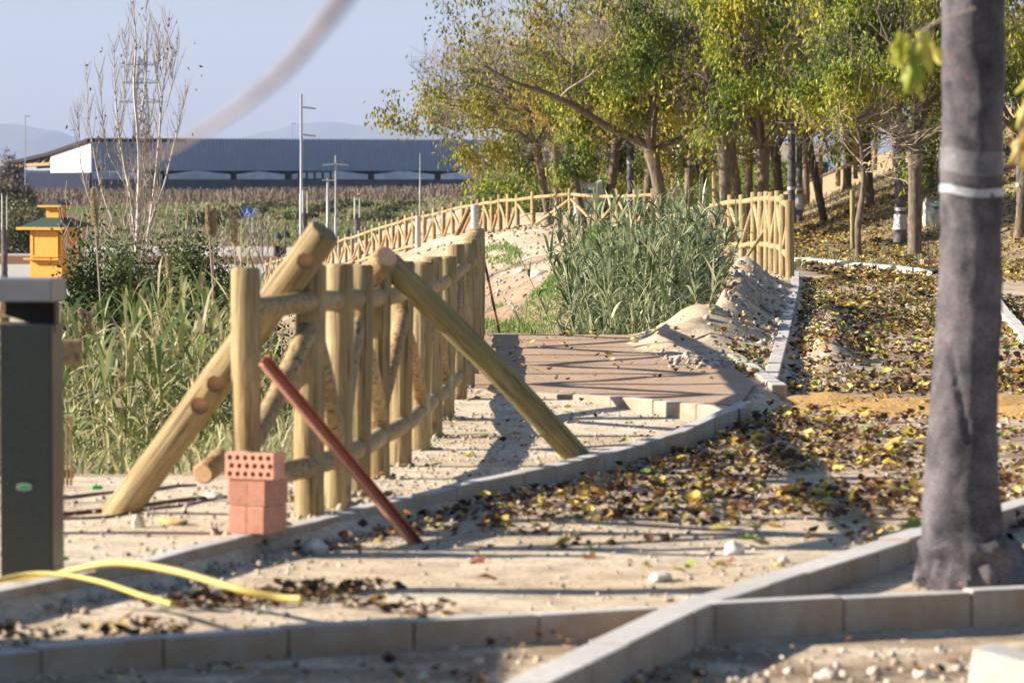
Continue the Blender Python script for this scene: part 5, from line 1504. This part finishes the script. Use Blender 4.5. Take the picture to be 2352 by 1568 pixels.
# ------------------------------------------------------------------ grass and scrub
def tufts(name, x, y, hgt, wid, cols, lean=.35, zoff=0):
    n = len(x); z = H(x, y) + zoff
    base = np.stack([x, y, z], 1); a_ = NR.rand(n) * 6.28; el = np.abs(NR.randn(n)) * lean
    d = np.stack([np.cos(a_) * np.sin(el), np.sin(a_) * np.sin(el), np.cos(el)], 1)
    v_, f_, c_ = blade_set(n, base, d, hgt, wid, NR.uniform(.1, .5, n), cols, seg=3)
    return tag(link(name, np_mesh(name, v_, f_, M_grass if 'grass' in name else M_scrub, c_)), kind='stuff')
def pal_pick(p, n): p = np.array(p); return p[NR.randint(0, len(p), n)] * NR.uniform(.75, 1.25, (n, 1))
n = 110000; x = NR.uniform(-2.4, 2.8, n); y = NR.uniform(58, 97, n); zz_ = H(x, y); qx = 1176 + x / y * FPX; qy = 412 - (zz_ - CAMH) / y * FPX
e_ = np.maximum(1.9 - ((qx - 1235) / 95) ** 2 - ((qy - 728) / 52) ** 2 - .006 * (qx - 1235) * (qy - 728) / 10, np.maximum(.9 - ((qx - 1160) / 45) ** 2 - ((qy - 590) / 34) ** 2, .45 - ((qx - 1330) / 60) ** 2 - ((qy - 600) / 16) ** 2))
k = (e_ + 2.4 * vn(x, y * .35, 2.1, 2.2) + .8 * vn(x, y, 7, 4.2) > .75) ; x, y = x[k], y[k]; n = len(x)
tufts('grass', x, y, NR.uniform(.06, .16, n), NR.uniform(.008, .016, n), pal_pick([(.16, .30, .05), (.22, .36, .07), (.12, .22, .04)], n))
n = 26000; y = NR.uniform(238, 300, n); x = NR.uniform(-30, 12, n)
tufts('grass', x, y, NR.uniform(.15, .45, n), NR.uniform(.05, .12, n), pal_pick([(.15, .19, .06), (.22, .24, .09), (.28, .25, .14), (.36, .30, .18)], n))
n = 60000; y = NR.uniform(300, 420, n); x = NR.uniform(-1, 1, n) * (y * .16) - 4
tufts('dry_scrub', x, y, NR.uniform(.5, 1.6, n), NR.uniform(.03, .08, n), pal_pick([(.20, .155, .12), (.24, .185, .145), (.16, .125, .10), (.28, .225, .17)], n), .3)
n = 9000; x = NR.uniform(7.5, 16, n); y = NR.uniform(86, 125, n)
tufts('dry_grass', x, y, NR.uniform(.05, .22, n), NR.uniform(.015, .03, n), pal_pick([(.40, .31, .19), (.30, .25, .14), (.22, .22, .10)], n))
n = 5000; x = NR.uniform(4.5, 11, n); y = NR.uniform(66, 84, n); k = vn(x, y, .6, 6) > .0; x, y = x[k], y[k]; n = len(x)
tufts('grass_herbs', x, y, NR.uniform(.06, .2, n), NR.uniform(.012, .025, n), pal_pick([(.22, .24, .16), (.17, .20, .10), (.28, .26, .18)], n), .5)
n = 7000; x = NR.uniform(-8, -1.0, n); y = NR.uniform(20.2, 24, n)
tufts('grass', x, y, NR.uniform(.08, .3, n), NR.uniform(.008, .016, n), pal_pick([(.25, .29, .12), (.36, .36, .18), (.5, .45, .28)], n), .6)

# ------------------------------------------------------------------ warehouse
def warehouse():
    al = rad(24); Y0 = 450.0
    A = V(210, 412, Y0); dxw = Vector((math.cos(al), math.sin(al), 0)); dyw = Vector((-math.sin(al), math.cos(al), 0))
    g0 = -.6
    root = empty('warehouse', (A.x, A.y, g0), 'long slate-blue industrial shed with white gable end behind the brown field', 'warehouse')
    L = 62.0; D = 30.0
    zt = V(210, 318, Y0).z; zb = V(210, 392, Y0).z
    def P(u, v_, z): q = A + dxw * u + dyw * v_; return Vector((q.x, q.y, z))
    # front cladding, ribbed
    mb = sub(root); nrib = 170
    vs = []; fs = []
    for i in range(nrib * 2 + 1):
        u = L * i / (nrib * 2); off = .0 if i % 2 else .13
        vs += [P(u, off, zb), P(u, off, zt + (.18 if i % 2 else 0))]
        if i: a_ = 2 * (i - 1); fs.append((a_, a_ + 2, a_ + 3, a_ + 1))
    mb.add(vs, fs); mb.build('ribbed_cladding', M_shed, root)
    mb = sub(root); mb.add([P(0, .3, zt), P(L, .3, zt), P(L, D, zt - 2.6), P(0, D, zt - 2.6), P(0, .3, zb), P(L, .3, zb), P(L, D, zb), P(0, D, zb)],
                           [(0, 1, 2, 3), (0, 4, 5, 1), (2, 1, 5, 6), (4, 7, 6, 5)]); mb.build('roof', M_shed, root)
    # white gable part
    S = V(118, 412, Y0)                      # far edge of the white panel, along dyw
    def vfor(px):
        # v such that pixel column px is met on the gable plane
        k = (px - 1176) / FPX
        return (k * A.y - A.x) / (dyw.x - k * dyw.y)
    v1 = vfor(118); v2 = vfor(30)
    z1 = V(118, 350, A.y + dyw.y * v1).z; z2 = V(30, 371, A.y + dyw.y * v2).z
    npan = 12
    for i in range(npan):
        va, vb = v1 * i / npan, v1 * (i + 1) / npan
        za = zt + (z1 - zt) * i / npan; zc = zt + (z1 - zt) * (i + 1) / npan
        mb = sub(root); g_ = .04
        q = [P(-.05, va + g_, zb - .2), P(-.05, vb - g_, zb - .2), P(-.05, vb - g_, zc - .35), P(-.05, va + g_, za - .35)]
        q2 = [p_ + dxw * .1 for p_ in q]
        mb.add(q + q2, [(3, 2, 1, 0), (4, 5, 6, 7), (0, 1, 5, 4), (1, 2, 6, 5), (2, 3, 7, 6), (3, 0, 4, 7)]); mb.build('gable_panel', M_shedw, root)
    # roof edge
    mb = sub(root)
    for (va, za, vb, zc) in ((0, zt, v1, z1), (v1, z1, v2, z2)):
        q = [P(-.5, va, za), P(-.5, vb, zc), P(-.5, vb, zc - .4), P(-.5, va, za - .4)]; q2 = [p_ + dxw * 12 for p_ in q]
        mb.add(q + q2, [(3, 2, 1, 0), (4, 5, 6, 7), (0, 1, 5, 4), (1, 2, 6, 5), (2, 3, 7, 6), (3, 0, 4, 7)])
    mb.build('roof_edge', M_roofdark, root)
    # truss in the open bay
    zl = V(60, 392, A.y + dyw.y * v2).z
    mb = sub(root); mb.tube([P(.0, v1, zb + .8), P(.0, v2 * .97, zb + .6)], .22, 6); mb.build('tie_beam', M_tan, root)
    for k in range(5):
        t_ = k / 5; a_ = P(.3, v1 + (v2 - v1) * (t_ + .12), zb + .75); b_ = P(.3, v1 + (v2 - v1) * max(0, t_ - .06), z1 + (z2 - z1) * max(0, t_ - .06) - .5)
        mb = sub(root); mb.tube([a_, b_], .14, 5); mb.build('truss_member', M_tan, root)
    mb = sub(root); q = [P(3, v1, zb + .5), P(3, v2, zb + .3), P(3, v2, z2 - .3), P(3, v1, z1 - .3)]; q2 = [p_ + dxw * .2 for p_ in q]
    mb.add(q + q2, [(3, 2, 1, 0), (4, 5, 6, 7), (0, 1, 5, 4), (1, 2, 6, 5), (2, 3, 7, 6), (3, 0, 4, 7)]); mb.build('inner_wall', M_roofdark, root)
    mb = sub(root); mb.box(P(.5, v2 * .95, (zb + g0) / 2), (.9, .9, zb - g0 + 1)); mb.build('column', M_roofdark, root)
    # low navy wall under gable
    zn = V(118, 397, A.y).z
    mb = sub(root); q = [P(-.3, -.3, g0 - 1), P(-.3, v2, g0 - 1), P(-.3, v2, zb - .25), P(-.3, -.3, zb - .25)]; q2 = [p_ + dxw * .25 for p_ in q]
    mb.add(q + q2, [(3, 2, 1, 0), (4, 5, 6, 7), (0, 1, 5, 4), (1, 2, 6, 5), (2, 3, 7, 6), (3, 0, 4, 7)]); mb.build('side_wall', M_navy, root)
    # columns along the front
    def ufor(px):
        k = (px - 1176) / FPX; return (k * A.y - A.x) / (dxw.x - k * dxw.y)
    for px in (362, 384, 541, 666, 857, 1010, 1150, 1290):
        u = ufor(px); mb = sub(root); mb.box(P(u, .6, (zb + g0) / 2), (.55, .55, zb - g0), al); mb.build('column', M_roofdark, root)
        mb = sub(root); mb.add([P(u - 4.2, .5, zb), P(u + 3.6, .5, zb), P(u, .5, zb - .45), P(u - 4.2, .9, zb), P(u + 3.6, .9, zb), P(u, .9, zb - .45)], [(0, 2, 1), (3, 4, 5), (0, 3, 5, 2), (2, 5, 4, 1), (0, 1, 4, 3)]); mb.build('bracket', M_roofdark, root)
    # low front wall
    zw = V(600, 412, A.y + 9).z
    mb = sub(root); mb.box(P(L / 2, -.4, (g0 - 1 + zw) / 2), (L, .3, zw - g0 + 1), al); mb.build('front_wall', M_greywall, root)
    # cabin hanging under the roof
    u = ufor(712)
    mb = sub(root)
    for (dx_, dz_) in ((0, 0), (1.0, 0), (2.0, 0), (3.0, 0), (4.0, 0)):
        mb.box(P(u - 1.3 + dx_, .2, zb - .55), (.18, .3, 1.1), al)
    mb.box(P(u + .7, .2, zb - 1.05), (4.4, .3, .3), al); mb.box(P(u + .7, .2, zb - .1), (4.4, .3, .2), al)
    mb.build('gantry_cabin', M_steeld, root)
    # pale sheeted heap seen through the gap
    hp = empty('sheeted_heap', P(L / 2, 40, g0), 'long pale plastic-sheeted greenhouse heap glimpsed under the shed roof', 'greenhouse')
    mb = sub(hp); vs = []; fs = []; n = 90
    for i in range(n + 1):
        u = -12 + (L + 20) * i / n; hh = V(600, 392 + 8 * noise.noise((i * .12, 0, 0)), 490).z + .9
        for j, (vv, z_) in enumerate(((34, g0 - 1), (36, hh * .75), (39, hh), (44, hh), (48, g0 - 1))): vs.append(P(u, vv, z_))
        if i:
            for j in range(4): a_ = (i - 1) * 5 + j; fs.append((a_, a_ + 5, a_ + 6, a_ + 1))
    mb.add(vs, fs); mb.build('sheet', M_film, hp, True)
warehouse()

# lattice pylon far behind
def pylon():
    Y = 900; base = V(326, 405, Y); h = V(326, 130, Y).z - base.z
    mb = MB(base)
    for lv in range(12):
        z0 = h * lv / 12; z1 = h * (lv + 1) / 12; w0 = 2.6 * (1 - lv / 12 * .8); w1 = 2.6 * (1 - (lv + 1) / 12 * .8)
        for sx, sy in ((-1, -1), (1, -1), (1, 1), (-1, 1)):
            mb.tube([base + Vector((sx * w0, sy * w0, z0)), base + Vector((sx * w1, sy * w1, z1))], .13, 4, False)
        for s_ in (-1, 1):
            mb.tube([base + Vector((-w0, s_ * w0, z0)), base + Vector((w1, s_ * w1, z1))], .09, 3, False)
            mb.tube([base + Vector((w0, s_ * w0, z0)), base + Vector((-w1, s_ * w1, z1))], .09, 3, False)
    for f, wv in ((.62, 5), (.78, 4.4), (.93, 3.6)):
        mb.tube([base + Vector((-wv, 0, h * f)), base + Vector((wv, 0, h * f))], .2, 4); mb.tube([base + Vector((-wv, 0, h * f)), base + Vector((0, 0, h * (f + .04))), base + Vector((wv, 0, h * f))], .12, 4)
    tag(mb.build('pylon', M_steel), 'grey lattice pylon far away behind the poplar branches', 'pylon')
pylon()

# ------------------------------------------------------------------ orange kiosk
def kiosk():
    Y = 147; gx = V(112, 658, Y); root = empty('kiosk', (gx.x, Y, Hf(gx.x, Y)), 'small orange wooden kiosk with green shingle roof and a cupola beside the bush', 'kiosk')
    c = Vector((V(125, 600, Y).x, Y + .8, 0)); z0 = Hf(gx.x, Y) - .05
    zc = V(0, 597, Y).z; ze = V(0, 528, Y).z; zr = V(0, 500, Y).z; zcu = V(0, 476, Y).z; zt = V(0, 463, Y).z
    rot = rad(28); ex = Vector((math.cos(rot), -math.sin(rot), 0)); ey = Vector((math.sin(rot), math.cos(rot), 0)); hw = .72
    ex = Vector((math.cos(rot), -math.sin(rot), 0))
    def Q(a_, b_, z): q = c + ex * a_ + ey * b_; return Vector((q.x, q.y, z))
    rz = -rot
    def bx(ca, cb, z_a, z_b, sa, sb_, name, mat, par=root, bev=.01):
        m_ = sub(root); m_.bbox(Q(ca, cb, (z_a + z_b) / 2), (sa, sb_, z_b - z_a), rz, bev); return m_.build(name, mat, par)
    bx(0, 0, z0, ze, hw * 2, hw * 2, 'body', M_orange)
    bx(0, 0, ze, ze + .10, hw * 2 + .75, hw * 2 + .75, 'eave_board', M_orange)
    # hipped roof
    o1 = hw + .33; o2 = .36
    m_ = sub(root); m_.add([Q(-o1, -o1, ze + .10), Q(o1, -o1, ze + .10), Q(o1, o1, ze + .10), Q(-o1, o1, ze + .10), Q(-o2, -o2, zr), Q(o2, -o2, zr), Q(o2, o2, zr), Q(-o2, o2, zr)], [(0, 1, 5, 4), (1, 2, 6, 5), (2, 3, 7, 6), (3, 0, 4, 7), (4, 5, 6, 7), (3, 2, 1, 0)]); m_.build('roof', M_shingle, root)
    bx(0, 0, zr - .02, zcu, .56, .56, 'cupola', M_orange)
    bx(0, 0, zcu, zcu + .07, 1.05, 1.05, 'cupola_eave', M_orange)
    o1 = .5; m_ = sub(root); m_.add([Q(-o1, -o1, zcu + .07), Q(o1, -o1, zcu + .07), Q(o1, o1, zcu + .07), Q(-o1, o1, zcu + .07), Q(0, 0, zt + .06)], [(0, 1, 4), (1, 2, 4), (2, 3, 4), (3, 0, 4), (3, 2, 1, 0)]); m_.build('cupola_roof', M_shingle, root)
    # counters, shutters and frames on the two visible faces
    ctr = bx(-hw - .14, 0, zc, zc + .06, .28, hw * 2 + .1, 'counter', M_orange)
    bx(0, -hw - .14, zc, zc + .06, hw * 2 + .1, .28, 'counter', M_orange)
    for (ca, cb, sa, sb_) in ((-hw - .02, 0, .04, hw * 1.5), (0, -hw - .02, hw * 1.5, .04)):
        sh = bx(ca, cb, zc + .14, ze - .1, sa, sb_, 'shutter', M_orange)
        for s_ in (-1, 1):
            bx(ca + (s_ * hw * .78 if sa > .1 else -.02), cb + (s_ * hw * .78 if sb_ > .1 else -.02), zc + .08, ze - .04, .06, .06, 'shutter_frame', M_orange).parent = sh
        for zz in (zc + .1, ze - .1):
            bx(ca + (0 if sa > .1 else -.02), cb + (0 if sb_ > .1 else -.02), zz, zz + .06, sa + (.1 if sa > .1 else .02), sb_ + (.1 if sb_ > .1 else .02), 'shutter_frame', M_orange).parent = sh
    for s_ in (-1, 0, 1):
        m_ = sub(root); m_.add([Q(-hw, s_ * .5 - .03, zc), Q(-hw - .22, s_ * .5 - .03, zc), Q(-hw, s_ * .5 - .03, zc - .24), Q(-hw, s_ * .5 + .03, zc), Q(-hw - .22, s_ * .5 + .03, zc), Q(-hw, s_ * .5 + .03, zc - .24)], [(0, 1, 2), (3, 5, 4), (0, 3, 4, 1), (1, 4, 5, 2), (0, 2, 5, 3)]); m_.build('bracket', M_orange, root).parent = ctr
kiosk()

# green bin / car shapes by the road, wire-fence posts
for i, (px, h) in enumerate([(655, 1.6), (603, 2.4), (840, 2.2), (438, 2.2), (128, 2.0), (498, 2.2)]):
    Y = 205; x = (px - 1176) / FPX * Y; mb = MB((x, Y, Hf(x, Y))); mb.tube([(x, Y, Hf(x, Y) - .1), (x, Y, Hf(x, Y) + h)], .045, 6)
    tag(mb.build('fence_post', M_greenpost if False else M_bush_post if False else M_steeld), 'thin dark wire-fence post beyond the car park, ' + ['below the tall pole', 'under the parking sign', 'right of the lamp column', 'among the poplar stems', 'beside the orange kiosk', 'left of the pair of seed plumes'][i], 'fence post', 'wire-fence posts beyond the car park')
p = V(643, 590, 208); mb = MB(p); mb.bbox(p + Vector((0, 0, .25)), (.62, .5, .5), .3, .06); mb.bbox(p + Vector((0, 0, .54)), (.68, .56, .07), .3, .02)
tag(mb.build('waste_bin', simple('dark_red_bin', (.06, .02, .022), .5, .2, 4), None, True), 'small dark red bin beyond the reeds left of the tall pole', 'bin')
def log_seat(px, py, Y, lab):
    p = V(px, py, Y); mb = MB(p); mb.bbox(p, (.25, .25, .35), .2, .02); tag(mb.build('marker_block', M_white), lab, 'block')
log_seat(658, 592, 190, 'small white marker block on the car park by the far fence')

# dark netted mounds on the far bank
for i, (px, py) in enumerate([(638, 545), (658, 543), (800, 540), (822, 540)]):
    Y = 240; p = V(px, py, Y); mb = MB(p); mb.tube([p - up * .1, p + up * .2, p + up * .42], [.27, .17, .02], 8, True, .1)
    tag(mb.build('netting_cone', M_shingle), ['leftmost dark pointed net cover on the far bank', 'second dark pointed net cover beside the leftmost', 'third dark pointed net cover left of the lamp column', 'rightmost dark pointed net cover beside the lamp column'][i], 'net cover', 'dark net covers on the far bank')

# ------------------------------------------------------------------ buildings behind the grove
def building():
    root = empty('white_building', V(1720, 440, 190), 'low white building with dark blue band behind the grove', 'building')
    x0 = V(1560, 440, 190).x; x1 = V(1900, 440, 190).x; z0 = -1; zt = V(0, 330, 190).z; zb1 = V(0, 372, 190).z; zb0 = V(0, 398, 190).z
    mb = sub(root); mb.box(((x0 + x1) / 2, 194, (z0 + zb0) / 2), (x1 - x0, 8, zb0 - z0)); mb.build('wall', M_greywall2, root)
    mb = sub(root); mb.box(((x0 + x1) / 2, 193.9, (zb0 + zb1) / 2), (x1 - x0 + .1, 8.1, zb1 - zb0)); mb.build('blue_band', M_navy, root)
    mb = sub(root); mb.box(((x0 + x1) / 2, 194, (zb1 + zt) / 2), (x1 - x0, 8, zt - zb1)); mb.build('upper_wall', M_whitewall, root)
    for k in range(5):
        x = x0 + (x1 - x0) * (k + .5) / 5; mb = sub(root); mb.box((x, 189.95, (z0 + zb0) / 2 + .6), (.9, .12, 1.0)); mb.build('window', M_dark, root)
    r2 = empty('brown_building', V(1330, 440, 210), 'long low building with brown roof glimpsed between the leaning trunks', 'building')
    x0 = V(1080, 440, 210).x; x1 = V(1560, 440, 210).x; zt = V(0, 362, 210).z; zm = V(0, 412, 210).z
    mb = sub(r2); mb.add([(x0, 210, zm), (x1, 210, zm), (x1, 216, zt), (x0, 216, zt), (x0, 222, zm), (x1, 222, zm)], [(0, 1, 2, 3), (3, 2, 5, 4), (0, 3, 4), (1, 5, 2)]); mb.build('roof', M_brown, r2)
    mb = sub(r2); mb.box(((x0 + x1) / 2, 216, (zm - 2) / 2), (x1 - x0 - .6, 11, zm + 2)); mb.build('wall', M_greywall, r2)
M_greywall2 = simple('grey_render', (.25, .27, .27), .85, .15, 1)
building()

# big bags among the trees
def big_bag(px, ybase, ytop, Y, wpx, label):
    b = V(px, ybase, Y); wv = wpx * Y / FPX; h = V(px, ytop, Y).z - b.z
    root = empty('rubble_sack', b, label, 'sack')
    bm = bmesh.new(); bmesh.ops.create_cube(bm, size=1); bmesh.ops.subdivide_edges(bm, edges=bm.edges[:], cuts=5, use_grid_fill=True)
    for v in bm.verts:
        co = v.co.copy(); q = 1 + .10 * (1 - abs(co.z) * 2) + .16 * noise.noise(co * 3.2 + Vector((px, 0, 0)))
        v.co = Vector((co.x * wv * q, co.y * wv * q, (co.z + .5) * h * (1 + .12 * noise.noise(co * 4)) * (1 if co.z < .4 else 1 + .25 * abs(co.x) - .05)))
    bm.verts.index_update()
    mb = MB(); mb.add([v.co for v in bm.verts], [[v.index for v in f.verts] for f in bm.faces]); bm.free(); mb.build('sack_body', M_bag, root, True)
    mb = MB(); mb.box((wv * .1, -wv * .56, h * .75), (wv * .35, .03, h * .12)); mb.build('green_print', simple('green_print', (.05, .28, .2), .7, .3, 8), root)
big_bag(1352, 492, 422, 99, 62, 'white-green woven rubble sack between the trunks behind the far fence')
big_bag(2146, 520, 462, 90, 44, 'white-green woven sack half hidden by the big wrapped pole')

# ------------------------------------------------------------------ foreground twig and leaves out of focus
S = [V(860, -120, 3.35), V(800, -20, 3.45), V(730, 72, 3.6), V(650, 165, 3.8), V(560, 240, 4.05), V(470, 300, 4.3), V(380, 350, 4.6), V(300, 392, 4.9)]
mb = MB(S[0]); P = spline(S, 6); mb.tube(P, [.0072 - .0058 * i / len(P) for i in range(len(P))], 8); tag(mb.build('twig', M_twig, None, True), 'blurred bare twig hanging across the sky at the top left', 'twig')
def leaf_spray(pts, twig, Y, label):
    o0 = V(twig[0][0], twig[0][1], Y); root = empty('leaf_spray', o0, label, 'leaves')
    mb = sub(root); mb.tube(spline([V(a_, b_, Y) for a_, b_ in twig], 4), .0035, 5); mb.build('twig', M_palestick, root)
    for (px, py, s_, rz, col) in pts:
        P_, F_ = lobed(1.0); c_ = np.tile(np.array(col), (len(P_), 1))
        o = link('leaf', np_mesh('leaf', P_, F_, M_leaf, c_), root); o.location = V(px, py, Y) - o0; k = s_ * Y / FPX; o.scale = (k, k, k)
        o.rotation_euler = (rad(-95) + R.uniform(-.35, .35), rz, R.uniform(-.9, .9)); o.scale = (k * .62, k * 1.1, k)
leaf_spray([(2074, 70, 70, .25, (.50, .52, .07)), (2116, 66, 84, -.2, (.62, .58, .10)), (2132, 92, 56, -.5, (.66, .58, .11)), (2104, 118, 88, .1, (.34, .40, .05)), (2066, 96, 70, .15, (.60, .58, .10)), (2108, 150, 62, -.1, (.48, .50, .07)), (2096, 84, 60, .0, (.40, .45, .06))],
           [(2240, 20), (2180, 40), (2120, 72), (2100, 130), (2110, 200)], 11.6, 'out-of-focus yellow-green lobed leaves hanging left of the big wrapped pole')
leaf_spray([(2362, 225, 60, .3, (.62, .50, .09)), (2358, 262, 60, -.3, (.66, .48, .08)), (2362, 300, 70, .5, (.60, .38, .06)), (2350, 345, 52, 0, (.68, .52, .10)), (2372, 170, 50, .8, (.5, .48, .08))],
           [(2420, 120), (2370, 200), (2345, 300), (2335, 380)], 12.4, 'out-of-focus golden leaves at the right edge beside the big wrapped pole')

# invented pallet stack, out of view, added to cast shade across the near kerbs
def pallets():
    root = empty('added_shade_stack', (-4.3, 11.9, -.2), 'added pallet stack outside the view, put there to shade the near kerbs', 'pallets')
    z = -.25
    for k in range(12):
        for j in range(3):
            mb = sub(root); mb.box((-4.3 + R.uniform(-.02, .02), 10.4 + j * 1.2, z + .05), (1.0, .12, .09)); mb.build('bearer', M_tan, root)
        for j in range(4):
            mb = sub(root); mb.box((-4.3 - .42 + j * .28, 11.6 + R.uniform(-.03, .03), z + .115), (.22, 2.8 + R.uniform(-.06, .06), .025)); mb.build('slat', M_tan, root)
        z += .15
pallets()
